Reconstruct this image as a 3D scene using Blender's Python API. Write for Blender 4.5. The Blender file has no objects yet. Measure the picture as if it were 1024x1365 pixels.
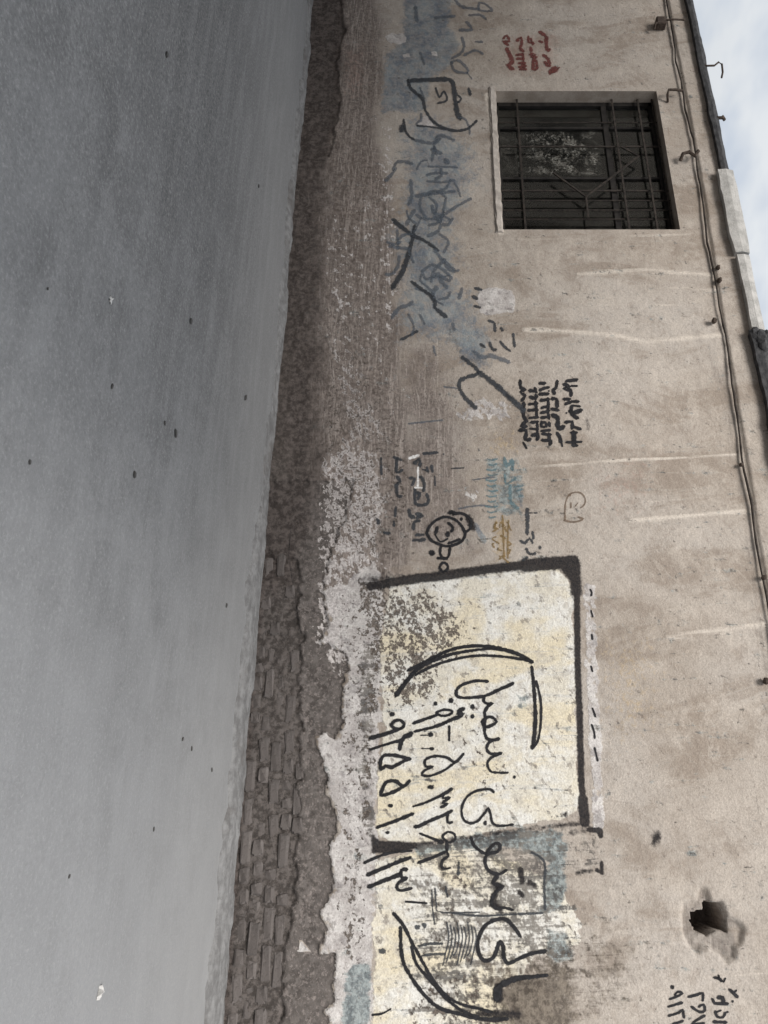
import bpy, bmesh, math, random
import numpy as np
from mathutils import Matrix, Vector

# ------------------------------------------------------------------ camera, sky, sun, exposure
S = bpy.context.scene
COL = S.collection
F_PX, PX_W, PX_H = 1000.0, 1024.0, 1365.0       # focal length and size of the photograph in its own pixels
HOR = 562.0                                     # column of the horizon (the picture is turned: its right is up)
CAM_H, CAM_D, YAW = 1.2, 5.37, math.atan(1000.0 / 2382.0)
SN, CS = math.sin(YAW), math.cos(YAW)
cam_d = bpy.data.cameras.new('camera')
cam = bpy.data.objects.new('camera', cam_d); COL.objects.link(cam)
cam_d.sensor_fit = 'AUTO'; cam_d.sensor_width = 36.0
cam_d.lens = 36.0 * F_PX / PX_H
cam_d.shift_x = -(HOR - PX_W / 2) / PX_H
cam_d.clip_end = 2000
cam.matrix_world = Matrix(((0, -CS, SN, 0), (0, -SN, -CS, -CAM_D), (1, 0, 0, CAM_H), (0, 0, 0, 1)))
S.camera = cam

SUN_EL, SUN_AZ = math.radians(44), math.radians(184)   # azimuth from +Y towards +X: behind the camera
W = bpy.data.worlds.new('World'); S.world = W; W.use_nodes = True
wt = W.node_tree; wt.nodes.clear()
w_out = wt.nodes.new('ShaderNodeOutputWorld'); w_bg = wt.nodes.new('ShaderNodeBackground')
sky = wt.nodes.new('ShaderNodeTexSky'); sky.sky_type = 'NISHITA'; sky.sun_disc = False
sky.sun_elevation = SUN_EL; sky.sun_rotation = SUN_AZ
sky.air_density = 1.0; sky.dust_density = 3.0; sky.ozone_density = 1.0
w_tc = wt.nodes.new('ShaderNodeTexCoord'); w_map = wt.nodes.new('ShaderNodeMapping')
w_map.inputs['Scale'].default_value = (1.0, 1.0, 1.8)
w_n = wt.nodes.new('ShaderNodeTexNoise'); w_n.inputs['Scale'].default_value = 6.0
w_n.inputs['Detail'].default_value = 4.0; w_n.inputs['Roughness'].default_value = 0.55
w_r = wt.nodes.new('ShaderNodeMapRange')
w_r.inputs[1].default_value = 0.36; w_r.inputs[2].default_value = 0.56
w_r.inputs[3].default_value = 0.60; w_r.inputs[4].default_value = 0.97
w_mix = wt.nodes.new('ShaderNodeMix'); w_mix.data_type = 'RGBA'
wt.links.new(w_tc.outputs['Generated'], w_map.inputs['Vector'])
wt.links.new(w_map.outputs[0], w_n.inputs['Vector'])
wt.links.new(w_n.outputs[0], w_r.inputs[0])
wt.links.new(w_r.outputs[0], w_mix.inputs[0])
wt.links.new(sky.outputs[0], w_mix.inputs[6])
w_sep = wt.nodes.new('ShaderNodeSeparateXYZ'); wt.links.new(w_tc.outputs['Generated'], w_sep.inputs[0])
w_g = wt.nodes.new('ShaderNodeMapRange')                # overcast dome: darker at the horizon, brighter overhead
w_g.inputs[1].default_value = 0.0; w_g.inputs[2].default_value = 1.0; w_g.inputs[3].default_value = 0.62; w_g.inputs[4].default_value = 1.55
wt.links.new(w_sep.outputs[2], w_g.inputs[0])
w_c = wt.nodes.new('ShaderNodeMix'); w_c.data_type = 'RGBA'; w_c.blend_type = 'MULTIPLY'; w_c.inputs[0].default_value = 1.0
w_c.inputs[6].default_value = (5.0, 5.2, 5.4, 1); wt.links.new(w_g.outputs[0], w_c.inputs[7])
wt.links.new(w_c.outputs[2], w_mix.inputs[7])
wt.links.new(w_mix.outputs[2], w_bg.inputs['Color'])
w_bg.inputs['Strength'].default_value = 0.105
wt.links.new(w_bg.outputs[0], w_out.inputs['Surface'])

sun_d = bpy.data.lights.new('sun', 'SUN'); sun_d.energy = 2.4; sun_d.angle = math.radians(26)
sun_d.color = (1.0, 0.955, 0.90)
sun = bpy.data.objects.new('sun', sun_d); COL.objects.link(sun)
sdir = Vector((math.sin(SUN_AZ) * math.cos(SUN_EL), math.cos(SUN_AZ) * math.cos(SUN_EL), math.sin(SUN_EL)))
sun.rotation_euler = sdir.to_track_quat('Z', 'Y').to_euler()
sun.location = sdir * 30
vs = S.view_settings
vs.view_transform = 'Standard'; vs.look = 'None'; vs.gamma = 1.0; vs.use_curve_mapping = False
vs.exposure = 0.63

# ------------------------------------------------------------------ photograph pixel <-> place
def ray(x, y):
    q = (np.asarray(y, float) - PX_H / 2) / F_PX
    return -SN + CS * q, CS + SN * q, (np.asarray(x, float) - HOR) / F_PX
def on_wall(x, y, depth=0.0):                   # pixel -> (X, Z) on the wall plane (depth metres behind it)
    dx, dy, dz = ray(x, y); t = (CAM_D + depth) / dy
    return dx * t, CAM_H + dz * t
def on_ground(x, y, z=0.0):
    dx, dy, dz = ray(x, y); t = (z - CAM_H) / dz
    return float(dx * t), float(-CAM_D + dy * t)
def to_px(X, Z, Y=0.0):
    ry = Y + CAM_D
    zc = -SN * X + CS * ry; u = CS * X + SN * ry
    zc = np.maximum(zc, 0.3)
    return HOR + F_PX * (Z - CAM_H) / zc, PX_H / 2 + F_PX * u / zc

# ------------------------------------------------------------------ numeric noise
def vnoise(x, y, seed=0):
    x = np.asarray(x, float); y = np.asarray(y, float)
    ix = np.floor(x).astype(np.int64); iy = np.floor(y).astype(np.int64)
    fx = x - ix; fy = y - iy
    fx = fx * fx * (3 - 2 * fx); fy = fy * fy * (3 - 2 * fy)
    def hs(a, b):
        h = (a * 374761393 + b * 668265263 + seed * 974711) & 0xffffffff
        h = ((h ^ (h >> 13)) * 1274126177) & 0xffffffff
        h = h ^ (h >> 16)
        return (h & 0xffff) / 65535.0
    return ((hs(ix, iy) * (1 - fx) + hs(ix + 1, iy) * fx) * (1 - fy)
            + (hs(ix, iy + 1) * (1 - fx) + hs(ix + 1, iy + 1) * fx) * fy)
def fbm(x, y, seed=0, octs=4, gain=0.5):
    v = 0; a = 1; t = 0
    for o in range(octs):
        v = v + a * vnoise(x * 2 ** o, y * 2 ** o, seed + 17 * o); t += a; a *= gain
    return v / t                                # 0..1, mean .5
def sstep(a, b, v):
    t = np.clip((v - a) / (b - a), 0, 1); return t * t * (3 - 2 * t)

# ------------------------------------------------------------------ masks drawn in photograph pixels, living on the wall plane
def seg_dist(px, py, pts, closed):
    d = np.full(px.shape, 1e9); n = len(pts)
    ins = np.zeros(px.shape, bool)
    for i in range(n if closed else n - 1):
        ax, ay = pts[i]; bx, by = pts[(i + 1) % n]
        vx, vy = bx - ax, by - ay; L = vx * vx + vy * vy + 1e-9
        t = np.clip(((px - ax) * vx + (py - ay) * vy) / L, 0, 1)
        d = np.minimum(d, np.hypot(px - ax - t * vx, py - ay - t * vy))
        if closed:
            c = ((ay > py) != (by > py)) & (px < (bx - ax) * (py - ay) / (by - ay + 1e-12) + ax)
            ins ^= c
    return np.where(ins, d, -d) if closed else d
def m_poly(P, pts, soft, jag=0.0, jf=0.05, seed=3):
    px, py = P; out = np.zeros(px.shape)
    xs = [p[0] for p in pts]; ys = [p[1] for p in pts]; g = soft * 1.1 + jag
    k = (px > min(xs) - g) & (px < max(xs) + g) & (py > min(ys) - g) & (py < max(ys) + g)
    if not k.any(): return out
    sd = seg_dist(px[k], py[k], pts, True)
    if jag: sd = sd + (fbm(px[k] * jf, py[k] * jf, seed, 4, 0.6) - 0.5) * 2 * jag
    out[k] = np.clip(0.5 + sd / (2 * soft), 0, 1); return out
def m_line(P, pts, hw, soft):
    px, py = P; out = np.zeros(px.shape)
    xs = [p[0] for p in pts]; ys = [p[1] for p in pts]; g = hw + soft * 1.1
    k = (px > min(xs) - g) & (px < max(xs) + g) & (py > min(ys) - g) & (py < max(ys) + g)
    if not k.any(): return out
    d = seg_dist(px[k], py[k], pts, False)
    out[k] = np.clip(0.5 + (hw - d) / (2 * soft), 0, 1); return out
def mx(*a):
    r = a[0]
    for b in a[1:]: r = np.maximum(r, b)
    return r

# lower edge of the pale coat (right part crisp, left part crumbling)
PALE_EDGE = [(470, 640), (462, 690), (440, 740), (430, 788), (440, 833), (427, 854), (461, 870), (464, 889), (459, 904),
             (456, 920), (457, 938), (456, 969), (446, 988), (432, 975), (418, 986), (428, 1008), (438, 1034), (434, 1059), (449, 1079),
             (451, 1104), (437, 1134), (445, 1161), (445, 1189), (425, 1217), (437, 1237), (425, 1271), (447, 1272),
             (445, 1333), (435, 1347), (437, 1372), (428, 1420), (440, 1480), (436, 1600)]
UNDER = [(250, 640), (250, 1650)] + PALE_EDGE[::-1]
BRICK_EDGE = [(250, 735), (392, 735), (398, 790), (404, 850), (398, 920), (402, 1000), (398, 1060), (396, 1140), (388, 1230),
              (378, 1300), (372, 1380), (366, 1500), (360, 1650), (250, 1650)]
HOLE = [(923, 1219), (941, 1214), (941, 1203), (960, 1204), (967, 1217), (971, 1243), (958, 1240), (945, 1247), (931, 1243), (924, 1230)]
BROKEN = [(912, 1205), (930, 1200), (934, 1184), (943, 1186), (948, 1202), (963, 1203), (972, 1224), (984, 1227), (994, 1240),
          (990, 1256), (982, 1262), (981, 1278), (969, 1284), (958, 1272), (944, 1262), (930, 1272), (916, 1258), (911, 1240), (910, 1222)]
Z_TOP = 4.08
WX0, WX1, WZ0, WZ1 = -6.89, -5.08, 1.94, 3.585   # window opening
def cable_z(X):
    return np.interp(X, [-14, -8.3, -5.9, -4.0, -2.4, -0.8, 1.2, 6], [3.86, 3.85, 3.84, 3.80, 3.76, 3.71, 3.70, 3.72])

PALE_LINES = [([(770, 366), (860, 359), (905, 364), (950, 366)], 3, .7), ([(860, 388), (905, 384), (955, 386)], 2.5, .55), ([(700, 440), (760, 442), (820, 447), (860, 456), (905, 452), (958, 446)], 4, .85),
              ([(800, 470), (880, 474), (962, 468)], 2.5, .45), ([(720, 622), (860, 612), (980, 606)], 2, .8), ([(850, 670), (930, 664), (985, 662)], 2.2, .5), ([(840, 694), (930, 687), (992, 681)], 3, .85),
              ([(890, 848), (960, 840), (1022, 832)], 4, .8), ([(690, 320), (800, 316), (920, 312)], 2, .55), ([(870, 170), (905, 166)], 1.5, .4), ([(960, 1303), (1030, 1296)], 2, .6), ([(850, 520), (960, 515)], 2, .4),
              ([(760, 408), (850, 405), (950, 410)], 2, .45), ([(900, 745), (1000, 738)], 2, .4), ([(870, 960), (960, 955), (1040, 948)], 2.5, .35), ([(690, 60), (780, 66), (870, 64)], 2, .3), ([(640, 345), (760, 350)], 2, .3)]  # creases: highlight goes into the pale colour, shadow into the dark one
def wall_height(X, Z, P=None):                  # metres the skin stands proud of the wall plane
    X = np.asarray(X, float); Z = np.asarray(Z, float)
    if P is None: P = to_px(X, Z)
    h = (fbm(X * 0.9, Z * 0.9, 5, 3) - 0.5) * 0.022 + (fbm(X * 5, Z * 5, 9, 3) - 0.5) * 0.008 \
        + (fbm(X * 24, Z * 24, 11, 2) - 0.5) * 0.0022
    # vertical trowel ridges left in the upper coat
    h = h + sstep(2.3, 3.0, Z) * (vnoise(X * 6 + 0.4 * fbm(X, Z * 2, 4), Z * 0.5, 31) - 0.5) * 0.006
    for l, w, k in PALE_LINES: h = h + m_line(P, l, w * .4, w * 1.3) * .012 * k  # creases raised as ridges, added to the trowel marks
    win = np.maximum(np.maximum(WX0 - X, X - WX1), np.maximum(WZ0 - Z, Z - WZ1))
    h = h * sstep(0.0, 0.10, np.abs(win))
    und = m_poly(P, UNDER, 2.5, 6, 0.16, 41)
    h = h - 0.016 * sstep(0.35, 0.65, und) + und * (fbm(X * 14, Z * 14, 23, 3) - 0.5) * 0.012
    brk = m_poly(P, BRICK_EDGE, 5.0, 12, 0.06, 77)
    h = h - 0.020 * sstep(0.3, 0.7, brk) + brk * (fbm(X * 13, Z * 13, 29, 3) - 0.5) * 0.026
    lowrough = sstep(0.75, 0.25, Z) * (1 - und)
    h = h + lowrough * (fbm(X * 11, Z * 11, 51, 3) - 0.5) * 0.020
    # sunken dark plinth at the far end
    plx = m_poly(P, [(380, -400), (456, -400), (458, 40), (450, 90), (453, 130), (444, 190), (436, 206), (380, 222)], 4, 9, 0.05, 13)
    h = h - 0.020 * sstep(0.3, 0.7, plx)
    bro = m_poly(P, BROKEN, 2.5, 2, 0.2, 7)
    h = h - bro * (0.020 + 0.022 * fbm(X * 26, Z * 26, 19, 2))
    hol = m_poly(P, HOLE, 1.5, 1.5, 0.2, 8)
    h = h - sstep(0.3, 0.7, hol) * 0.34
    # beam under the roof edge, a finger proud
    cz = cable_z(X) + 0.028 + (fbm(X * 3, X * 0, 61, 3) - 0.5) * 0.02
    h = h + 0.020 * sstep(-0.012, 0.012, Z - cz)
    return h

# ------------------------------------------------------------------ object helpers
def link(o, parent=None, name=None):
    COL.objects.link(o)
    if parent is not None: o.parent = parent
    return o
def mesh_obj(name, verts, faces, mat, parent=None, smooth=False):
    me = bpy.data.meshes.new(name)
    me.from_pydata([tuple(v) for v in verts], [], [tuple(f) for f in faces]); me.update()
    if smooth: me.polygons.foreach_set('use_smooth', [True] * len(me.polygons))
    me.materials.append(mat)
    return link(bpy.data.objects.new(name, me), parent)
def bm_obj(name, bm, mat, parent=None, smooth=False):
    me = bpy.data.meshes.new(name); bm.to_mesh(me); bm.free()
    if smooth: me.polygons.foreach_set('use_smooth', [True] * len(me.polygons))
    me.materials.append(mat)
    return link(bpy.data.objects.new(name, me), parent)
def tag(o, label, cat=None, group=None, kind=None):
    o['label'] = label
    if cat: o['category'] = cat
    if group: o['group'] = group
    if kind: o['kind'] = kind
    return o
def empty(name, loc=(0, 0, 0)):
    o = bpy.data.objects.new(name, None); o.location = loc; o.empty_display_size = 0.2
    return link(o)
def grid_mesh(name, xs, ys, fn, mat, parent=None, keep=None, smooth=True):
    nx, ny = len(xs), len(ys)
    A, B = np.meshgrid(xs, ys, indexing='ij'); A = A.ravel(); B = B.ravel()
    co = fn(A, B)
    i, j = np.meshgrid(np.arange(nx - 1), np.arange(ny - 1), indexing='ij'); i = i.ravel(); j = j.ravel()
    q = np.stack([i * ny + j, (i + 1) * ny + j, (i + 1) * ny + j + 1, i * ny + j + 1], 1)
    if keep is not None:
        cx = (xs[i] + xs[i + 1]) / 2; cy = (ys[j] + ys[j + 1]) / 2
        q = q[keep(cx, cy)]
    me = bpy.data.meshes.new(name)
    me.vertices.add(len(co)); me.vertices.foreach_set('co', co.astype(np.float32).ravel())
    me.loops.add(len(q) * 4); me.loops.foreach_set('vertex_index', q.astype(np.int32).ravel())
    me.polygons.add(len(q)); me.polygons.foreach_set('loop_start', (np.arange(len(q)) * 4).astype(np.int32))
    me.polygons.foreach_set('use_smooth', np.full(len(q), smooth))
    me.update(calc_edges=True); me.validate()
    me.materials.append(mat)
    return link(bpy.data.objects.new(name, me), parent), A, B
def set_attr(ob, name, arr4):
    at = ob.data.attributes.new(name, 'FLOAT_COLOR', 'POINT')
    at.data.foreach_set('color', np.stack(arr4, 1).astype(np.float32).ravel())
def box(bm, x0, x1, y0, y1, z0, z1):
    v = [bm.verts.new(p) for p in ((x0, y0, z0), (x1, y0, z0), (x1, y1, z0), (x0, y1, z0), (x0, y0, z1), (x1, y0, z1), (x1, y1, z1), (x0, y1, z1))]
    for f in ((0, 3, 2, 1), (4, 5, 6, 7), (0, 1, 5, 4), (1, 2, 6, 5), (2, 3, 7, 6), (3, 0, 4, 7)):
        bm.faces.new([v[k] for k in f])
    return v
def bevel_all(bm, w, seg=1):
    bmesh.ops.bevel(bm, geom=bm.edges[:], offset=w, segments=seg, affect='EDGES', profile=0.6)
def tube(bm, pts, r, n=8):
    rings = []; pts = [Vector(p) for p in pts]
    for k, p in enumerate(pts):
        d = (pts[min(k + 1, len(pts) - 1)] - pts[max(k - 1, 0)]).normalized()
        a = d.orthogonal() if abs(d.z) > .95 else d.cross(Vector((0, 0, 1))).normalized()
        a.normalize(); b = d.cross(a)
        rr = r[k] if isinstance(r, (list, tuple)) else r
        rings.append([bm.verts.new(p + (a * math.cos(t) + b * math.sin(t)) * rr) for t in [2 * math.pi * m / n for m in range(n)]])
    for k in range(len(rings) - 1):
        for m in range(n):
            bm.faces.new((rings[k][m], rings[k][(m + 1) % n], rings[k + 1][(m + 1) % n], rings[k + 1][m]))
    bm.faces.new(rings[0][::-1]); bm.faces.new(rings[-1])
def bar(bm, p, q, w, d):                        # flat bar in the wall-parallel plane from (X,Z) p to q, at depths y0..y1
    p = Vector((p[0], 0, p[1])); q = Vector((q[0], 0, q[1])); t = (q - p).normalized(); n = Vector((-t.z, 0, t.x)) * w / 2
    vv = []
    for y in d:
        for s in (p + n, p - n, q - n, q + n): vv.append(bm.verts.new((s.x, y, s.z)))
    for f in ((0, 1, 2, 3), (7, 6, 5, 4), (0, 4, 5, 1), (1, 5, 6, 2), (2, 6, 7, 3), (3, 7, 4, 0)):
        bm.faces.new([vv[k] for k in f])

# ------------------------------------------------------------------ node helpers
class NT:
    def __init__(s, name):
        s.m = bpy.data.materials.new(name); s.m.use_nodes = True; s.t = s.m.node_tree; s.t.nodes.clear()
        s.out = s.n('ShaderNodeOutputMaterial'); s.b = s.n('ShaderNodeBsdfPrincipled')
        s.l(s.b.outputs[0], s.out.inputs['Surface'])
        s.co = s.n('ShaderNodeTexCoord').outputs['Object']
    def n(s, k): return s.t.nodes.new(k)
    def l(s, a, b): s.t.links.new(a, b)
    def put(s, v, sock):
        if isinstance(v, (int, float)): sock.default_value = v
        elif isinstance(v, tuple): sock.default_value = v if len(v) == len(sock.default_value) else v + (1,)
        else: s.l(v, sock)
    def math(s, op, a, b=0.0, c=0.0):
        n = s.n('ShaderNodeMath'); n.operation = op
        for v, k in zip((a, b, c), n.inputs): s.put(v, k)
        return n.outputs[0]
    def add(s, a, b): return s.math('ADD', a, b)
    def mul(s, a, b): return s.math('MULTIPLY', a, b)
    def mix(s, f, a, b, mode='MIX'):
        n = s.n('ShaderNodeMix'); n.data_type = 'RGBA'; n.blend_type = mode
        s.put(f, n.inputs[0]); s.put(a, n.inputs[6]); s.put(b, n.inputs[7]); return n.outputs[2]
    def rng(s, v, a, b, c=0.0, d=1.0, smooth=True):
        n = s.n('ShaderNodeMapRange'); n.interpolation_type = 'SMOOTHSTEP' if smooth else 'LINEAR'
        s.put(v, n.inputs[0])
        for k, x in zip((1, 2, 3, 4), (a, b, c, d)): n.inputs[k].default_value = x
        return n.outputs[0]
    def scaled(s, sc, loc=(0, 0, 0)):
        n = s.n('ShaderNodeMapping'); n.inputs['Scale'].default_value = sc; n.inputs['Location'].default_value = loc
        s.l(s.co, n.inputs[0]); return n.outputs[0]
    def noise(s, sc, det=4.0, ro=0.55, vec=None, dist=0.0):
        n = s.n('ShaderNodeTexNoise'); n.inputs['Scale'].default_value = sc; n.inputs['Detail'].default_value = det
        n.inputs['Roughness'].default_value = ro; n.inputs['Distortion'].default_value = dist
        s.l(vec if vec is not None else s.co, n.inputs['Vector']); return n.outputs[0]
    def voro(s, sc, vec=None, feat='F1'):
        n = s.n('ShaderNodeTexVoronoi'); n.inputs['Scale'].default_value = sc; n.feature = feat
        s.l(vec if vec is not None else s.co, n.inputs['Vector']); return n.outputs[0]
    def attr(s, name):
        n = s.n('ShaderNodeAttribute'); n.attribute_name = name
        sp = s.n('ShaderNodeSeparateColor'); s.l(n.outputs['Color'], sp.inputs[0])
        return sp.outputs[0], sp.outputs[1], sp.outputs[2], n.outputs['Alpha']
    def brk(s, m, nz, amp, w=0.06):             # a mask with its edge broken up by noise
        return s.rng(s.add(m, s.mul(s.math('SUBTRACT', nz, 0.5), amp)), 0.5 - w, 0.5 + w)
    def fin(s, col, rough=0.9, height=None, dist=0.004, strength=0.6, spec=0.25, metal=0.0):
        s.put(col, s.b.inputs['Base Color']); s.put(rough, s.b.inputs['Roughness'])
        s.b.inputs['Specular IOR Level'].default_value = spec; s.b.inputs['Metallic'].default_value = metal
        if height is not None:
            n = s.n('ShaderNodeBump'); n.inputs['Strength'].default_value = strength; n.inputs['Distance'].default_value = dist
            s.l(height, n.inputs['Height']); s.l(n.outputs[0], s.b.inputs['Normal'])
        return s.m
def simple(name, c1, c2, sc=8, rough=0.85, bump=0.003, spec=0.25, metal=0.0, stretch=(1, 1, 1)):
    t = NT(name); v = t.scaled(stretch)
    n1 = t.noise(sc, 5, 0.6, v); n2 = t.noise(sc * 9, 3, 0.6, v)
    f = t.rng(t.add(t.mul(n1, 0.7), t.mul(n2, 0.3)), 0.36, 0.64)
    return t.fin(t.mix(f, c1, c2), rough, t.add(t.mul(n1, .6), n2), bump, 0.7, spec, metal)

# ------------------------------------------------------------------ wall material: plaster, whitewash, paint, grime
def wall_material():
    t = NT('weathered_plaster')
    cream, white, under, blue = t.attr('coatA')
    black, fleck, grime_shade, teal = t.attr('coatB')
    ochre, pale, smear, olive = t.attr('coatC')
    brown, chips, red, brickz = t.attr('coatD')
    def rot(sc, ang, loc=(0, 0, 0)):
        n = t.n('ShaderNodeMapping'); n.inputs['Rotation'].default_value = (0, ang, 0); n.inputs['Location'].default_value = loc
        t.l(t.co, n.inputs[0]); m = t.n('ShaderNodeMapping'); m.inputs['Scale'].default_value = sc
        t.l(n.outputs[0], m.inputs[0]); return m.outputs[0]
    big = t.noise(0.9, 3, 0.5); mid = t.noise(4.5, 7, 0.66, dist=.15); fin = t.noise(23, 6, 0.72, dist=.1); vf = t.noise(85, 4, 0.7)
    streak = t.noise(1.0, 6, 0.7, rot((22, 22, 1.6), .03), .6)         # runs of water down the wall
    hstr = t.noise(1.0, 6, 0.72, rot((1.6, 14, 34), -.05), .9)         # level scrapes
    hst2 = t.noise(1.0, 5, 0.7, rot((5, 14, 60), .12, (4, 2, 1)), .5)
    spk = t.noise(44, 4, 0.65, dist=.1); spk2 = t.noise(17, 4, 0.62, rot((.8, 1, 1.15), .6, (3.1, 1.7, 5.2)), .12)
    blot = t.noise(9, 6, 0.7, rot((1, 1, 1), .9, (7.7, 3.3, 2.9)), .15)
    def st(n, k=1.55): return t.math('MULTIPLY_ADD', n, k, .5 - .5 * k)
    mid, fin, vf, streak, hstr, hst2, spk, spk2, blot = [st(q) for q in (mid, fin, vf, streak, hstr, hst2, spk, spk2, blot)]
    def amt(n, m, k=1.6): return t.rng(t.add(t.mul(t.math('SUBTRACT', n, .5), k), t.math('SUBTRACT', m, .8)), -.05, .05)
    # bare plaster: broad damp stains, trowel sweeps, a little grit
    sta = st(t.noise(1.0, 5, 0.6, rot((2.6, 2.6, 1.1), .1, (2, 5, 8)), .7)); swp = st(t.noise(1.0, 4, .6, rot((3.5, 8, 13), .55, (1, 7, 3)), 1.2))
    c = t.mix(t.rng(big, 0.36, 0.64), (0.415, 0.364, 0.314), (0.485, 0.443, 0.400))
    c = t.mix(t.rng(sta, 0.48, 0.30, 0, 0.65), c, (0.285, 0.235, 0.192))
    c = t.mix(t.rng(sta, 0.54, 0.74, 0, 0.45), c, (0.55, 0.50, 0.445))
    c = t.mix(t.rng(mid, 0.50, 0.72, 0, 0.5), c, (0.56, 0.505, 0.445))
    c = t.mix(t.rng(mid, 0.46, 0.26, 0, 0.45), c, (0.30, 0.25, 0.208))
    c = t.mix(t.rng(swp, 0.56, 0.80, 0, 0.28), c, (0.57, 0.515, 0.455))
    c = t.mix(t.rng(swp, 0.42, 0.22, 0, 0.25), c, (0.28, 0.235, 0.20))
    c = t.mix(t.rng(blot, 0.42, 0.22, 0, 0.35), c, (0.30, 0.255, 0.215))
    c = t.mix(t.rng(fin, 0.44, 0.22, 0, 0.34), c, (0.26, 0.215, 0.18))
    c = t.mix(t.rng(fin, 0.58, 0.78, 0, 0.34), c, (0.60, 0.54, 0.48))
    c = t.mix(t.rng(streak, 0.58, 0.78, 0, 0.30), c, (0.58, 0.53, 0.47))
    c = t.mix(t.rng(spk2, 0.74, 0.78, 0, 0.5), c, (0.20, 0.165, 0.14))
    c = t.mix(t.mul(t.brk(pale, streak, 0.9, 0.25), .95), c, (0.66, 0.60, 0.53))
    # lower brown zone, rubbed and scuffed
    cb = t.mix(t.rng(fin, 0.36, 0.64), (0.125, 0.103, 0.093), (0.285, 0.243, 0.220))
    cb = t.mix(t.rng(blot, 0.56, 0.72, 0, .5), cb, (0.37, 0.32, 0.285))
    cb = t.mix(t.rng(hstr, 0.54, 0.68, 0, 0.7), cb, (0.46, 0.405, 0.37))
    cb = t.mix(t.rng(hstr, 0.46, 0.30, 0, 0.65), cb, (0.125, 0.098, 0.086))
    cb = t.mix(t.rng(hst2, 0.58, 0.68, 0, 0.6), cb, (0.48, 0.43, 0.395))
    cb = t.mix(t.rng(spk, 0.56, 0.66, 0, 0.65), cb, (0.085, 0.068, 0.062))
    fb = t.brk(brown, t.add(t.mul(mid, .5), t.mul(fin, .5)), 1.3, 0.25)
    c = t.mix(t.mul(fb, 0.88), c, cb)
    # ochre / red rubbed paint
    c = t.mix(t.mul(t.brk(ochre, fin, 1.4, 0.25), 0.6), c, (0.46, 0.345, 0.20))
    c = t.mix(t.mul(t.brk(red, fin, 1.2, 0.25), 0.42), c, (0.36, 0.22, 0.18))
    # blue grey paint
    fbl = t.brk(blue, t.add(t.mul(blot, .5), t.mul(fin, .5)), 1.5, 0.20)
    cbl = t.mix(t.rng(mid, 0.38, 0.62), (0.135, 0.170, 0.215), (0.25, 0.29, 0.315))
    cbl = t.mix(t.rng(fin, .52, .7, 0, .6), cbl, (0.34, 0.35, 0.35))
    c = t.mix(t.mul(fbl, t.rng(spk2, .36, .60, .92, .62)), c, cbl)
    # whitewash
    cw = t.mix(t.rng(mid, 0.38, 0.62), (0.52, 0.49, 0.475), (0.69, 0.665, 0.645))
    cw = t.mix(t.rng(fin, 0.48, 0.30, 0, 0.6), cw, (0.34, 0.305, 0.30))
    cw = t.mix(t.rng(blot, 0.45, 0.28, 0, 0.75), cw, (0.30, 0.28, 0.28))
    cw = t.mix(t.rng(spk2, 0.34, 0.28, 0, 0.6), cw, (0.22, 0.20, 0.195))
    cw = t.mix(t.rng(streak, 0.54, 0.70, 0, 0.5), cw, (0.74, 0.72, 0.68))
    fw = t.brk(white, t.add(t.mul(spk2, .6), t.mul(mid, .4)), 1.5, 0.07)
    c = t.mix(t.mul(fw, 0.97), c, cw)
    # cream signboard paint
    cc = t.mix(t.rng(mid, 0.38, 0.62), (0.74, 0.70, 0.60), (0.80, 0.79, 0.745))
    cc = t.mix(t.rng(sta, 0.46, 0.66, 0, 0.75), cc, (0.77, 0.68, 0.49))
    cc = t.mix(t.rng(blot, 0.44, 0.28, 0, 0.55), cc, (0.50, 0.47, 0.42))
    cc = t.mix(t.rng(fin, 0.44, 0.28, 0, 0.5), cc, (0.46, 0.41, 0.35))
    cc = t.mix(t.rng(streak, 0.58, 0.70, 0, 0.35), cc, (0.56, 0.57, 0.58))
    cc = t.mix(t.rng(spk2, 0.645, 0.68, 0, 0.6), cc, (0.24, 0.21, 0.185))
    fc = t.brk(cream, t.add(t.mul(spk2, .6), t.mul(mid, .4)), 1.1, 0.07)
    c = t.mix(fc, c, cc)
    # teal grey paint
    ft = t.brk(teal, t.add(t.mul(streak, .4), t.add(t.mul(spk2, .3), t.mul(blot, .3))), 3.2, 0.25)
    c = t.mix(t.mul(ft, 0.85), c, t.mix(t.rng(fin, .36, .64), (0.10, 0.135, 0.15), (0.33, 0.385, 0.39)))
    # grey-black smears over the second board
    fs = t.brk(smear, t.add(t.mul(streak, .4), t.add(t.mul(spk2, .35), t.mul(spk, .25))), 3.4, 0.2)
    c = t.mix(t.mul(fs, 0.84), c, t.mix(t.rng(mid, .4, .6), (0.06, 0.058, 0.058), (0.19, 0.175, 0.155)))
    fo = t.brk(olive, t.add(t.mul(streak, .4), t.add(t.mul(spk2, .35), t.mul(spk, .25))), 2.2, 0.28)
    c = t.mix(t.mul(fo, 0.82), c, t.mix(t.rng(fin, .35, .65), (0.055, 0.044, 0.034), (0.20, 0.17, 0.135)))
    # white flecks left on brown, and dark chips knocked out of the paint
    ff = amt(t.add(t.mul(spk2, .6), t.add(t.mul(hst2, .2), t.mul(spk, .2))), fleck, 2.4)
    c = t.mix(t.mul(ff, 0.9), c, t.mix(t.rng(spk, .4, .6), (0.46, 0.425, 0.415), (0.74, 0.70, 0.68)))
    fch = amt(t.add(t.mul(spk, .5), t.mul(spk2, .5)), chips, 2.1)
    c = t.mix(t.mul(fch, 0.92), c, t.mix(t.rng(vf, .4, .6), (0.055, 0.047, 0.042), (0.19, 0.16, 0.135)))
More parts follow.
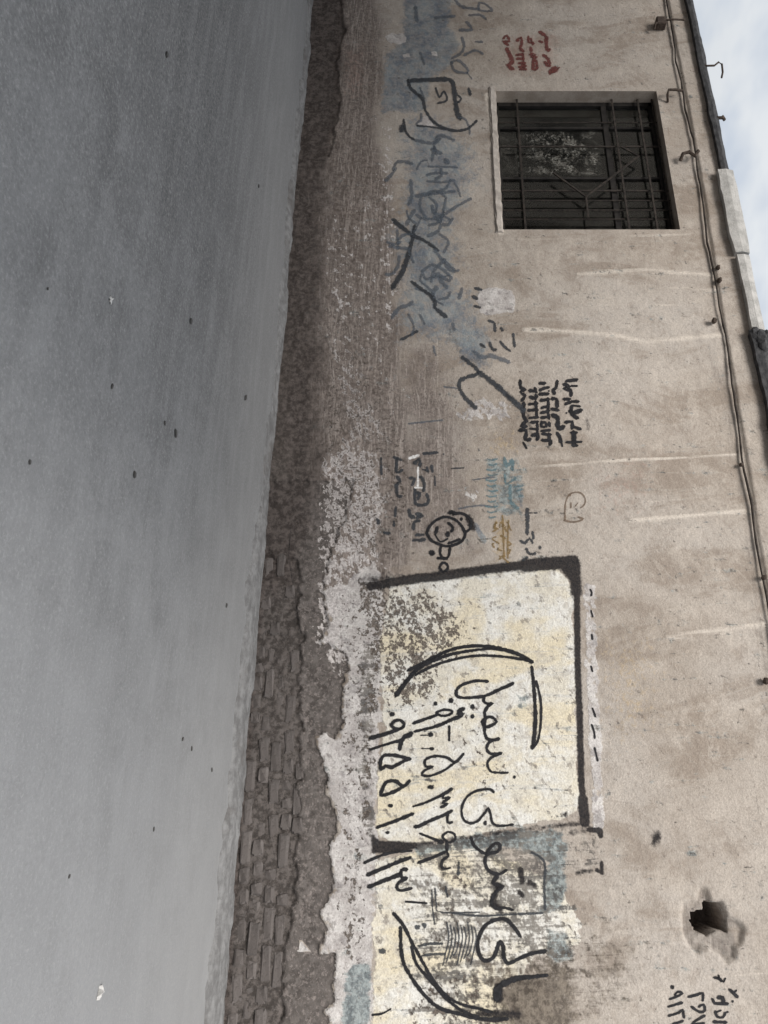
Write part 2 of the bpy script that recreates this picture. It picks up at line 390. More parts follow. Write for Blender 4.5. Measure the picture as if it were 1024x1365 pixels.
    # rough undercoat where the pale coat has come away
    cu = t.mix(t.rng(fin, 0.36, 0.64), (0.085, 0.076, 0.071), (0.195, 0.175, 0.164))
    cu = t.mix(t.rng(mid, 0.40, 0.62, 0, 0.6), cu, (0.140, 0.126, 0.118))
    cu = t.mix(t.rng(spk, 0.58, 0.68, 0, 0.5), cu, (0.36, 0.315, 0.295))
    fu = t.rng(under, 0.40, 0.60)
    c = t.mix(t.mul(fu, t.math('SUBTRACT', 1.0, ff)), c, cu)
    cm = t.mix(t.rng(fin, 0.36, 0.64), (0.062, 0.055, 0.051), (0.160, 0.142, 0.133))
    c = t.mix(t.rng(brickz, 0.35, 0.65), c, cm)
    # damp and soot, plus shade painted at the wall foot and beside creases
    fg = t.brk(grime_shade, t.add(t.mul(mid, .4), t.add(t.mul(fin, .3), t.mul(hstr, .3))), 1.4, 0.30)
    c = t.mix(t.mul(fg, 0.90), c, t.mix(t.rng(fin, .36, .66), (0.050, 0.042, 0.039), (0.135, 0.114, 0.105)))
    # sprayed black
    fk = t.brk(black, t.add(t.mul(fin, .5), t.mul(spk, .5)), 0.85, 0.22)
    c = t.mix(t.mul(fk, 0.97), c, (0.014, 0.014, 0.017))
    c = t.mix(t.rng(vf, 0.34, 0.64, 0.24, 0), c, (0.13, 0.105, 0.09))
    h = t.add(t.mul(fin, 0.9), t.add(t.mul(vf, 0.35), t.mul(mid, 0.8)))
    h = t.add(h, t.add(t.mul(fw, 0.25), t.mul(fc, 0.3)))
    h = t.math('SUBTRACT', h, t.mul(fch, 0.5))
    return t.fin(c, 0.92, h, 0.008, 0.8, 0.2)

# ------------------------------------------------------------------ road, kerb strip
def road_material():
    t = NT('dusty_asphalt')
    along = t.noise(1.0, 5, 0.6, t.scaled((1.3, 9, 1))); fine = t.noise(120, 4, 0.75); grit = t.noise(62, 5, 0.8)
    big = t.noise(0.55, 4, 0.55); mid = t.noise(3.2, 5, 0.6)
    blot = t.noise(11, 5, .7, dist=.6); lng = t.noise(1.0, 6, .7, t.scaled((.7, 17, 1), (3, 1, 0)), .5)
    along, fine, grit, mid, blot, lng = [t.math('MULTIPLY_ADD', q, 1.6, -.3) for q in (along, fine, grit, mid, blot, lng)]
    g = t.mix(t.rng(big, 0.30, 0.70), (0.150, 0.151, 0.153), (0.180, 0.181, 0.184))
    g = t.mix(t.rng(along, 0.42, 0.66, 0, 0.6), g, (0.235, 0.236, 0.238))
    g = t.mix(t.rng(lng, 0.48, 0.30, 0, 0.55), g, (0.135, 0.135, 0.137))
    g = t.mix(t.rng(mid, 0.48, 0.28, 0, 0.22), g, (0.130, 0.130, 0.132))
    g = t.mix(t.rng(blot, 0.40, 0.20, 0, 0.4), g, (0.105, 0.104, 0.104))
    g = t.mix(t.rng(blot, 0.60, 0.80, 0, 0.25), g, (0.30, 0.30, 0.298))
    g = t.mix(t.rng(grit, 0.54, 0.70, 0, 0.7), g, (0.36, 0.358, 0.352))
    g = t.mix(t.rng(grit, 0.46, 0.30, 0, 0.75), g, (0.075, 0.075, 0.076))
    g = t.mix(t.rng(fine, 0.36, 0.64, 0.35, 0), g, (0.07, 0.07, 0.07))
    # paler towards the near right: glare gradient painted into the asphalt colour
    sp = t.n('ShaderNodeSeparateXYZ'); t.l(t.co, sp.inputs[0])
    pos = t.add(t.add(sp.outputs[0], t.mul(sp.outputs[1], -0.25)), t.mul(t.math('SUBTRACT', mid, .5), 2.2))
    g = t.mix(t.rng(pos, -3.5, 1.6, 0, 0.72), g, (0.355, 0.359, 0.366))
    g = t.mix(t.rng(t.add(sp.outputs[1], t.mul(t.math('SUBTRACT', along, .5), .5)), -2.6, -0.3, 0, 0.5), g, (0.31, 0.31, 0.31))  # kerb dust, paled further to lift the wall's shade
    h = t.add(t.mul(grit, .7), t.add(t.mul(fine, .5), t.mul(along, .4)))
    return t.fin(g, 0.93, h, 0.006, 0.55, 0.2)
def axis(lo, hi, step, far0, far1, grow=1.45):
    a = list(np.arange(lo, hi + step / 2, step)); s = step
    r = []; v = a[-1]
    while v < far1: s *= grow; v += s; r.append(v)
    s = step; l = []; v = a[0]
    while v > far0: s *= grow; v -= s; l.append(v)
    return np.array(l[::-1] + a + r)
RX = axis(-12, 4, 0.06, -600, 600); RY = axis(-5.6, 0.2, 0.045, -600, 600)
def road_z(X, Y):
    near = sstep(30, 12, np.hypot(X + 4, Y + 3))
    z = (fbm(X * 0.5, Y * 0.8, 3, 3) - .5) * 0.035 + (fbm(X * 2.2, Y * 5, 8, 3) - .5) * 0.010
    z = z + sstep(-0.75, -0.30, Y) * (fbm(X * 3, Y * 9, 81, 3) - .40) * 0.024   # rubble edge ridges
    return z * near - 0.006
def road_fn(X, Y): return np.stack([X, Y, road_z(X, Y)], 1)
road, _, _ = grid_mesh('road', RX, RY, road_fn, road_material())
tag(road, 'grey dusty asphalt road running along the foot of the wall', kind='structure')

def kerb_material():
    t = NT('worn_cement')
    al = t.noise(1.0, 5, 0.65, t.scaled((4, 24, 24))); g = t.noise(38, 4, 0.7); m = t.noise(3, 4, .6)
    gb = t.noise(15, 5, .7)
    c = t.mix(t.rng(t.add(t.mul(al, .45), t.mul(gb, .55)), .38, .62), (0.155, 0.153, 0.152), (0.262, 0.261, 0.260))
    c = t.mix(t.rng(g, .46, .28, 0, .5), c, (0.11, 0.107, 0.104))
    c = t.mix(t.rng(m, .46, .3, 0, .6), c, (0.135, 0.125, 0.118))
    return t.fin(c, .93, t.add(al, t.mul(g, .7)), 0.008, 0.7, .2)
KX = axis(-10.5, 2.2, 0.022, -40, 40, 1.3); KY = np.concatenate([np.linspace(-0.66, -0.09, 36), np.linspace(-0.08, 0.06, 11)])
def kerb_fn(X, Y):
    wid = np.interp(X, [-9, -6, -3, -1, 1.5], [0.17, 0.18, 0.30, 0.44, 0.50]) + (fbm(X * 2.6, X * 0, 90, 5, .65) - .5) * 0.34
    wid = np.maximum(wid, .10)
    u = (Y + wid) / wid                         # 0 outer edge .. 1 wall
    top = 0.012 + 0.022 * fbm(X * 1.6, Y * 3, 91, 3) + (fbm(X * 2.0, Y * 17, 92, 4, .6) - .5) * 0.050
    top = top * (.35 + 1.1 * fbm(X * 3.1, Y * 8, 97, 4, .65)) + (fbm(X * 17, Y * 20, 95, 4, .65) - .5) * .024
    z = sstep(0.0, 0.30, u) * top - (1 - sstep(-0.05, 0.16, u)) * 0.035
    groove = sstep(-0.085, -0.055, Y) * sstep(-7.5, -2.5, X)
    z = z * (1 - groove) - groove * 0.03
    return np.stack([X, Y, z + 0.004 + np.where(u > 0.05, road_z(X, Y) * .5, 0)], 1)
kerb, _, _ = grid_mesh('kerb', KX, KY, kerb_fn, kerb_material())
tag(kerb, 'low crumbling cement kerb strip between the road and the wall', kind='structure')

# ------------------------------------------------------------------ the building
BLD = empty('building', (-4.0, 0, 0))
tag(BLD, 'long low building with stained plaster wall covered in handwritten graffiti', 'building')
def adopt(o):                                   # parent without moving (the building's Empty is not at the origin)
    o.parent = BLD; o.matrix_parent_inverse = Matrix.Translation((4.0, 0, 0)); return o
WALL_MAT = wall_material()
gx = axis(-9.2, 1.7, 0.0108, -16, 7, 1.25); gz = np.arange(-0.08, Z_TOP + 0.001, 0.0108)
gx = np.unique(np.concatenate([gx[(abs(gx - WX0) > .004) & (abs(gx - WX1) > .004)], [WX0, WX1]]))
gz = np.unique(np.concatenate([gz[(abs(gz - WZ0) > .004) & (abs(gz - WZ1) > .004)], [WZ0, WZ1]]))
def wall_fn(X, Z):
    h = wall_height(X, Z)
    z = Z + sstep(3.93, Z_TOP, Z) * ((fbm(X * 2.5, X * 0, 71, 4) - .5) * 0.05)
    return np.stack([X, -h, z], 1)
wall, VX, VZ = grid_mesh('plaster_wall', gx, gz, wall_fn, WALL_MAT,
                         keep=lambda x, z: ~((x > WX0) & (x < WX1) & (z > WZ0) & (z < WZ1)))
adopt(wall)
P = to_px(VX, VZ)
px_, py_ = P
# --- coat masks
cream0 = m_poly(P, [(519, 768), (560, 765), (640, 762), (700, 757), (738, 757), (757, 770), (764, 800), (766, 900), (769, 1000), (773, 1070),
                   (764, 1084), (745, 1092), (700, 1100), (660, 1108), (610, 1118), (560, 1124), (508, 1121), (500, 1100), (504, 1040), (512, 960), (506, 880), (512, 820)], 7, 6, .04, 2)
board2 = m_poly(P, [(500, 1150), (560, 1130), (620, 1122), (690, 1150), (752, 1185), (770, 1230), (775, 1262), (712, 1270), (700, 1300), (668, 1320), (690, 1365), (690, 1560), (492, 1560), (496, 1300), (500, 1200)], 8, 8, .04, 4)
coat = m_poly(P, [(430, 788)] + PALE_EDGE[4:] + [(500, 1600), (497, 1290), (500, 1140), (510, 900), (512, 780), (500, 745)], 10, 8, .05, 6)
strip = m_poly(P, [(776, 776), (795, 778), (798, 900), (806, 1020), (806, 1110), (790, 1110), (782, 950)], 4, 3, .05, 9) * .62
wpatch = mx(m_poly(P, [(641, 386), (650, 384), (684, 386), (687, 402), (686, 417), (660, 419), (640, 417), (636, 400)], 3, 2, .1, 5),
            m_poly(P, [(555, 167), (565, 154), (572, 154), (578, 168)], 2.5), m_poly(P, [(513, 49), (520, 44), (536, 44), (544, 49), (540, 57), (520, 59)], 3),
            m_poly(P, [(608, 536), (640, 528), (682, 540), (680, 560), (612, 562)], 8, 10, .1, 14) * .62,
            m_poly(P, [(536, 72), (546, 70), (547, 76), (538, 77)], 2), m_poly(P, [(574, 69), (582, 68), (583, 74), (575, 74)], 2),
            m_poly(P, [(610, 650), (640, 655), (642, 668), (618, 668)], 7, 5, .1, 15) * .55)
flake = m_poly(P, [(400, 1253), (415, 1269), (397, 1269)], 2)
cream = mx(cream0, board2 * .93)
white = mx(coat * .98, strip, wpatch, flake)
under = m_poly(P, UNDER, 2.5, 6, .16, 41) * (1 - (flake > .4))
brickz = m_poly(P, BRICK_EDGE, 6, 12, .06, 77)
blue = mx(m_poly(P, [(536, -60), (600, -60), (600, 30), (612, 60), (600, 95), (575, 105), (566, 150), (512, 150), (514, 70), (538, 55)], 10, 6, .05, 21),
          m_poly(P, [(535, 150), (600, 160), (640, 200), (630, 270), (600, 300), (620, 380), (650, 390), (640, 440), (600, 460), (535, 450), (522, 300), (535, 240)], 30, 10, .03, 22) * .72,
          m_poly(P, [(590, 430), (660, 430), (650, 490), (620, 495)], 14, 6, .05, 24) * .72,
          m_poly(P, [(518, 1206), (536, 1204), (538, 1212), (530, 1244), (520, 1246), (512, 1222)], 3, 1, .1, 25),
          m_poly(P, [(538, 1275), (556, 1275), (550, 1340), (552, 1420), (540, 1420), (536, 1320)], 5, 3, .1, 26) * .85,
          m_line(P, [(634, 700), (645, 720)], 4, 3) * .9, m_poly(P, [(688, 640), (695, 645), (700, 680), (688, 678)], 5) * .7,
          m_poly(P, [(500, 1160), (512, 1240), (512, 1300), (500, 1300)], 8) * .45)
teal = mx(m_poly(P, [(462, 1300), (470, 1285), (494, 1282), (492, 1600), (452, 1600), (456, 1360)], 4, 3, .08, 27),
          m_poly(P, [(648, 612), (694, 612), (700, 650), (694, 690), (660, 690), (650, 650)], 12, 8, .08, 28) * .62,
          m_poly(P, [(600, 1118), (690, 1108), (752, 1104), (756, 1170), (752, 1215), (722, 1215), (730, 1150), (690, 1130), (605, 1132)], 7, 6, .05, 29) * 1.0,
          m_poly(P, [(728, 1236), (756, 1240), (762, 1280), (740, 1284), (730, 1272)], 5, 3, .05, 30) * .85,
          m_line(P, [(560, 1134), (596, 1130)], 6, 4) * .9, m_poly(P, [(690, 925), (705, 925), (703, 948), (688, 945)], 6) * .6)
B0 = [(495, 781), (540, 773), (600, 766), (650, 759), (710, 752), (764, 750)]
B1 = [(767, 752), (769, 790), (770, 880), (773, 960), (775, 1040), (779, 1080)]
black = mx(m_line(P, [(550, 1127), (610, 1119), (680, 1108), (750, 1100), (782, 1097)], 3.5, 6) * .78, m_line(P, [(983, 892), (988, 915), (995, 940), (1003, 970)], .5, 1.3) * .62, m_line(P, [(1003, 1026), (1011, 1080), (1018, 1120), (1022, 1160)], .6, 1.4) * .7, m_line(P, [(866, 1024), (872, 1046), (873, 1070)], .5, 1.3) * .6, m_line(P, [(945, 1192), (975, 1175), (982, 1168)], .5, 1.4) * .5, m_line(P, B0, 6.5, 4), m_line(P, [(700, 754), (764, 749)], 9, 4), m_line(P, B1, 4.5, 3), m_line(P, [(766, 752), (768, 790)], 8, 5),
           m_poly(P, [(740, 752), (768, 748), (768, 800), (760, 775)], 5),
           m_line(P, [(777, 1066), (780, 1096)], 7, 3), m_poly(P, [(495, 1112), (508, 1121), (531, 1121), (556, 1124), (556, 1131), (527, 1137), (495, 1138)], 4),
           m_line(P, [(490, 773), (530, 772)], 12, 12) * .62, m_poly(P, [(746, 1085), (757, 1080), (757, 1094)], 3) * .8,
           m_line(P, [(786, 1106), (800, 1107), (801, 1114)], 4, 2.5) * .95, m_line(P, [(760, 1110), (785, 1107)], 5, 5) * .6,
           m_line(P, [(796, 1160), (803, 1164), (802, 1150)], 3, 2.5) * .9, m_line(P, [(770, 1163), (788, 1161)], 4, 4) * .7,
           m_poly(P, [(870, 1106), (880, 1105), (884, 1118), (874, 1132), (866, 1126)], 6, 2) * .72,
           m_line(P, [(877, 1128), (884, 1160), (883, 1185)], 4, 7) * .42,
           m_line(P, [(782, 560), (784, 572)], 4, 5) * .6, m_line(P, [(685, 534), (702, 552), (706, 575)], 6, 6) * .55,
           m_line(P, [(660, 512), (690, 540)], 5, 5) * .6, m_line(P, [(640, 480), (618, 478), (600, 440)], 8, 9) * .42,
           m_line(P, [(548, 310), (540, 355), (524, 383)], 3, 6) * .5, m_line(P, [(524, 293), (560, 318), (584, 334)], 3, 6) * .5,
           m_line(P, [(625, 690), (630, 704)], 5, 4) * .9, m_line(P, [(664, 1318), (664, 1330)], 7, 4), m_line(P, [(640, 1352), (690, 1352)], 7, 7) * .85,
           m_line(P, [(694, 1160), (696, 1176)], 4, 3) * .95, m_line(P, [(706, 1176), (712, 1180)], 4, 4) * .9, m_line(P, [(693, 1190), (696, 1194)], 4, 3) * .9,
           m_line(P, [(663, 1180), (658, 1205), (668, 1212)], 5, 5) * .8,
           m_line(P, [(388, 700), (384, 740), (392, 790), (402, 850)], .7, 1.2) * .9)
fleck = mx(m_poly(P, [(425, 600), (470, 560), (500, 600), (500, 770), (440, 800), (415, 760)], 20, 12, .05, 91) * .80, m_poly(P, [(440, 240), (520, 200), (545, 440), (560, 600), (520, 620), (450, 480)], 30) * .50, m_poly(P, [(440, 580), (520, 590), (525, 660), (515, 760), (440, 770), (425, 700), (418, 640)], 22, 14, .04, 32) * .86,
           m_poly(P, [(430, 440), (470, 440), (500, 520), (540, 600), (480, 600), (440, 560)], 20, 14, .04, 33) * .72,
           m_poly(P, [(440, 250), (480, 330), (480, 440), (435, 440), (425, 330)], 16) * .62,
           m_poly(P, [(425, 760), (470, 770), (470, 880), (440, 900), (420, 850)], 14, 10, .05, 34) * .90,
           m_poly(P, [(500, 150), (530, 160), (540, 320), (530, 460), (505, 460), (500, 300)], 14) * .64,
           m_poly(P, [(440, 880), (470, 880), (470, 960), (445, 960)], 12) * .55)
chips = mx(m_poly(P, [(440, 780), (500, 780), (498, 1300), (445, 1300)], 16) * .60, m_poly(P, [(420, 430), (500, 460), (560, 600), (560, 740), (480, 760), (420, 720)], 24) * .62, m_poly(P, [(500, 770), (560, 775), (620, 800), (640, 850), (600, 900), (590, 960), (540, 950), (500, 960), (490, 860)], 28, 14, .03, 35) * .80,
           m_poly(P, [(470, 770), (520, 765), (520, 870), (500, 960), (500, 1100), (480, 1110), (480, 1000), (488, 880)], 10, 8, .05, 36) * .82,
           m_poly(P, [(560, 930), (640, 900), (700, 1000), (700, 1090), (620, 1090), (590, 1000)], 30) * .50,
           m_poly(P, [(640, 780), (700, 790), (690, 880), (650, 850)], 24) * .48,
           m_poly(P, [(465, 1160), (480, 1160), (478, 1240), (465, 1290), (458, 1260)], 7, 5, .06, 37) * .80,
           m_poly(P, [(560, 1150), (640, 1150), (640, 1230), (570, 1230)], 18) * .60, m_poly(P, [(540, 1290), (660, 1280), (680, 1420), (530, 1420)], 20) * .62,
           m_poly(P, [(560, 1220), (640, 1225), (640, 1280), (560, 1290)], 14) * .58)
smear = mx(m_poly(P, [(560, 1130), (760, 1110), (770, 1290), (690, 1365), (690, 1500), (560, 1500), (540, 1300)], 30, 14, .03, 88) * .52, m_line(P, [(560, 1128), (640, 1122), (752, 1106)], 8, 9) * .66, m_poly(P, [(640, 1120), (730, 1125), (738, 1220), (700, 1235), (640, 1215), (625, 1160)], 22, 10, .04, 38) * .62,
           m_poly(P, [(585, 1150), (600, 1150), (625, 1200), (615, 1215), (585, 1210)], 8, 5, .08, 39) * .68,
           m_poly(P, [(640, 1212), (735, 1214), (735, 1262), (690, 1280), (680, 1240)], 14, 8, .05, 40) * .60,
           m_line(P, [(600, 1216), (680, 1221), (728, 1216)], 4, 5) * .62,
           m_poly(P, [(560, 1225), (600, 1220), (635, 1230), (630, 1285), (596, 1290), (560, 1245)], 10) * .48,
           m_poly(P, [(775, 1110), (800, 1110), (795, 1165), (772, 1165)], 8) * .40,
           m_poly(P, [(482, 850), (500, 850), (505, 900), (496, 1000), (490, 1110), (482, 1110), (478, 950)], 7, 6, .06, 42) * .66,
           m_line(P, [(494, 1070), (494, 1112)], 6, 3) * .7)
olive = mx(m_poly(P, [(655, 1300), (770, 1290), (765, 1365), (760, 1560), (660, 1560), (655, 1365)], 22, 10, .03, 43) * .98,
           m_poly(P, [(640, 1278), (765, 1276), (770, 1320), (650, 1325)], 14, 6, .05, 44) * .66,
           m_poly(P, [(770, 1240), (850, 1250), (850, 1330), (780, 1400), (765, 1300)], 22, 10, .04, 45) * .44)
ochre = mx(m_poly(P, [(652, 580), (690, 575), (690, 605), (655, 610)], 14) * .5, m_poly(P, [(656, 688), (682, 688), (684, 748), (658, 748)], 10) * .62,
           m_poly(P, [(800, 855), (870, 850), (880, 960), (830, 1000), (800, 930)], 36) * .42, m_poly(P, [(655, 1175), (700, 1195), (680, 1215), (650, 1212)], 14) * .3)
red = mx(m_poly(P, [(672, 42), (746, 40), (748, 100), (672, 102)], 14) * .6, m_poly(P, [(780, 620), (870, 600), (880, 680), (790, 690)], 40) * .45,
         m_poly(P, [(455, 60), (490, 60), (490, 130), (455, 130)], 16) * .5)
brown = mx(m_poly(P, [(380, -500), (505, -500), (508, 200), (528, 300), (530, 450), (545, 560), (560, 640), (545, 740), (500, 780), (380, 800)], 22, 14, .02, 46),
           m_poly(P, [(520, 450), (600, 460), (620, 560), (640, 640), (640, 740), (520, 750)], 40, 10, .03, 47) * .72)
grime_shade = mx(m_poly(P, [(360, -500), (456, -500), (458, 40), (450, 100), (452, 140), (442, 196), (432, 222), (360, 235)], 9, 10, .05, 48) * .98,
           m_poly(P, [(340, 215), (432, 215), (440, 300), (430, 420), (428, 520), (432, 640), (420, 700), (400, 770), (300, 830)], 26, 16, .04, 49) * .84,
           m_poly(P, [(340, 240), (412, 260), (418, 340), (410, 480), (412, 600), (395, 720), (300, 760)], 14, 6, .04, 50) * .92,
           m_line(P, [(928, 440), (966, 520), (986, 640), (1002, 760), (1015, 850), (1030, 960)], 5, 12) * .56,
           m_line(P, [(905, 145), (920, 220), (940, 330)], 4, 14) * .40,
           m_poly(P, [(1000, 470), (1030, 470), (1060, 700), (1020, 650)], 14) * .42,
           m_poly(P, BROKEN, 3, 2, .2, 7) * .50, m_poly(P, HOLE, 3) * .98,  # broken rim dulled, hole interior darkened throughout
           m_line(P, [(880, 400), (960, 425)], 7, 18) * .36, m_line(P, [(870, 455), (950, 470)], 4, 14) * .3,
           m_line(P, [(352, 740), (336, 900), (318, 1100), (300, 1330), (290, 1450)], 5, 5) * .98)  # contact shade painted as a dark line along the wall foot
palem = mx(m_line(P, [(583, 452), (584, 560), (586, 662)], .8, 1.6) * .75, m_line(P, [(544, 470), (545, 600)], .6, 1.6) * .6, m_line(P, [(505, 240), (512, 330)], 1, 2) * .6, *[m_line(P, l, w * .8, w * 1.5) * min(1, k * 1.08) for l, w, k in PALE_LINES],
           m_line(P, [(650, 128), (662, 200), (668, 310)], 4, 3) * .95, m_line(P, [(892, 1200), (890, 1290), (908, 1320)], 2, 5) * .5)
grime_shade = mx(grime_shade, *[m_line(P, [(x, y + 3.2 * w) for x, y in l], w * .5, w * 2.6) * k * .50 for l, w, k in PALE_LINES if k > .5])  # dark line beside each stronger crease, its shadow side put into colour
set_attr(wall, 'coatA', (cream, white, under, blue)); set_attr(wall, 'coatB', (black, fleck, grime_shade, teal))
set_attr(wall, 'coatC', (ochre, palem, smear, olive)); set_attr(wall, 'coatD', (brown, chips, red, brickz))

# rest of the building behind the front skin
PLAIN = simple('plain_plaster', (0.33, 0.275, 0.228), (0.46, 0.40, 0.345), 3)
X0B, X1B, YB = float(gx[0]), float(gx[-1]), 5.0
for nm, (a, b, c, d, e, f) in (('side_wall', (X0B, X0B + .22, .03, YB, 0, 3.98)), ('side_wall', (X1B - .22, X1B, .03, YB, 0, 3.98)),
                               ('back_wall', (X0B + .22, X1B - .22, YB - .22, YB, 0, 3.98)), ('roof', (X0B + .01, X1B - .01, .05, YB + .1, 3.985, 4.06))):
    bm = bmesh.new(); box(bm, a, b, c, d, e, f); adopt(bm_obj(nm, bm, PLAIN))

# ------------------------------------------------------------------ bricks showing at the foot of the wall
def brick_material():
    t = NT('old_brick')
    oi = t.n('ShaderNodeObjectInfo').outputs['Random']
    m = t.noise(9, 5, .6); f = t.noise(60, 4, .7)
    c = t.mix(oi, (0.105, 0.094, 0.089), (0.168, 0.151, 0.143))
    c = t.mix(t.rng(m, .4, .65, 0, .5), c, (0.150, 0.132, 0.124)); c = t.mix(t.rng(f, .5, .3, 0, .6), c, (0.075, 0.063, 0.058))
    c = t.mix(t.rng(f, .6, .72, 0, .35), c, (0.36, 0.33, 0.31))
    return t.fin(c, .93, t.add(m, t.mul(f, .6)), 0.008, .8, .2)
BRICK = brick_material()
rnd = random.Random(7)
def brick_mesh(L, H, D, seed):
    r = random.Random(seed); bm = bmesh.new(); box(bm, -L / 2, L / 2, -D / 2, D / 2, -H / 2, H / 2)
    bevel_all(bm, r.uniform(.013, .022), 2)
    for v in bm.verts: v.co += Vector((r.uniform(-.006, .006), r.uniform(-.006, .006), r.uniform(-.005, .005)))
    me = bpy.data.meshes.new('brick'); bm.to_mesh(me); bm.free(); me.materials.append(BRICK); return me
STR = [brick_mesh(.205 - .02 * (k % 3), .072 - .006 * (k % 2), .07, k) for k in range(7)]; HED = [brick_mesh(.104 - .012 * (k % 3), .072 - .007 * (k % 2), .07, 20 + k) for k in range(7)]
for course in range(5):
    z = 0.045 + course * 0.083; X = -1.95 + rnd.uniform(0, .1)
    while X < 1.55:
        st = rnd.random() < (.30 if course in (0, 1) else .62); L = .205 if st else .100
        xc = X + L / 2; X += L + rnd.uniform(.012, .022)
        zz = z + rnd.uniform(-.006, .006) + 0.012 * math.sin(xc * 2)
        bx, by = to_px(np.array([xc]), np.array([zz]))
        if m_poly((bx, by), BRICK_EDGE, 8, 6, .06, 77)[0] < .55: continue
        left = float(sstep(-.2, -1.4, np.array([xc]))[0])          # smeared with mud towards the far end
        if rnd.random() < .10 + .40 * left: continue               # missing or plastered over
        base = float(wall_height(np.array([xc]), np.array([zz]))[0])
        o = bpy.data.objects.new('brick', rnd.choice(STR if st else HED)); COL.objects.link(o)
        o.location = (xc, -base + .035 - rnd.uniform(.002, .017) * (1 - .6 * left), zz)
        o.rotation_euler = (rnd.uniform(-.03, .03), rnd.uniform(-.035, .035), rnd.uniform(-.04, .04))
        adopt(o)

# ------------------------------------------------------------------ writing painted on the wall
def ink(name, col, dens=1.0, amp=1.3):
    t = NT(name)
    e = t.n('ShaderNodeAttribute'); e.attribute_name = 'edge'
    nz = t.add(t.mul(t.noise(26, 5, .75, dist=.6), .65), t.mul(t.noise(95, 4, .7), .35))
    nz = t.math('MULTIPLY_ADD', nz, 1.5, -.25)
    a = t.rng(t.add(e.outputs['Fac'], t.mul(t.math('SUBTRACT', nz, .5), amp)), 0.02, 0.38)
    t.l(t.mul(a, dens), t.b.inputs['Alpha'])
    c2 = tuple(min(1, v * 1.8 + .008) for v in col)
    return t.fin(t.mix(t.rng(nz, .35, .65), col, c2), .75, None, spec=.25)
INK = {'black': ink('black_paint', (0.010, 0.010, 0.012), .98), 'soft': ink('faded_black_paint', (0.030, 0.034, 0.040), .80, 2.4),
       'blue': ink('faded_blue_paint', (0.080, 0.095, 0.115), .58, 3.0), 'red': ink('rust_red_paint', (0.105, 0.030, 0.026), .80, 2.2),
       'teal': ink('faded_teal_paint', (0.10, 0.16, 0.18), .62, 2.4), 'ochre': ink('ochre_paint', (0.17, 0.115, 0.05), .70, 2.5),
       'brown': ink('thin_brown_paint', (0.12, 0.085, 0.06), .66, 2.4), 'white': ink('white_paint', (0.62, 0.60, 0.57), .85, 1.2)}
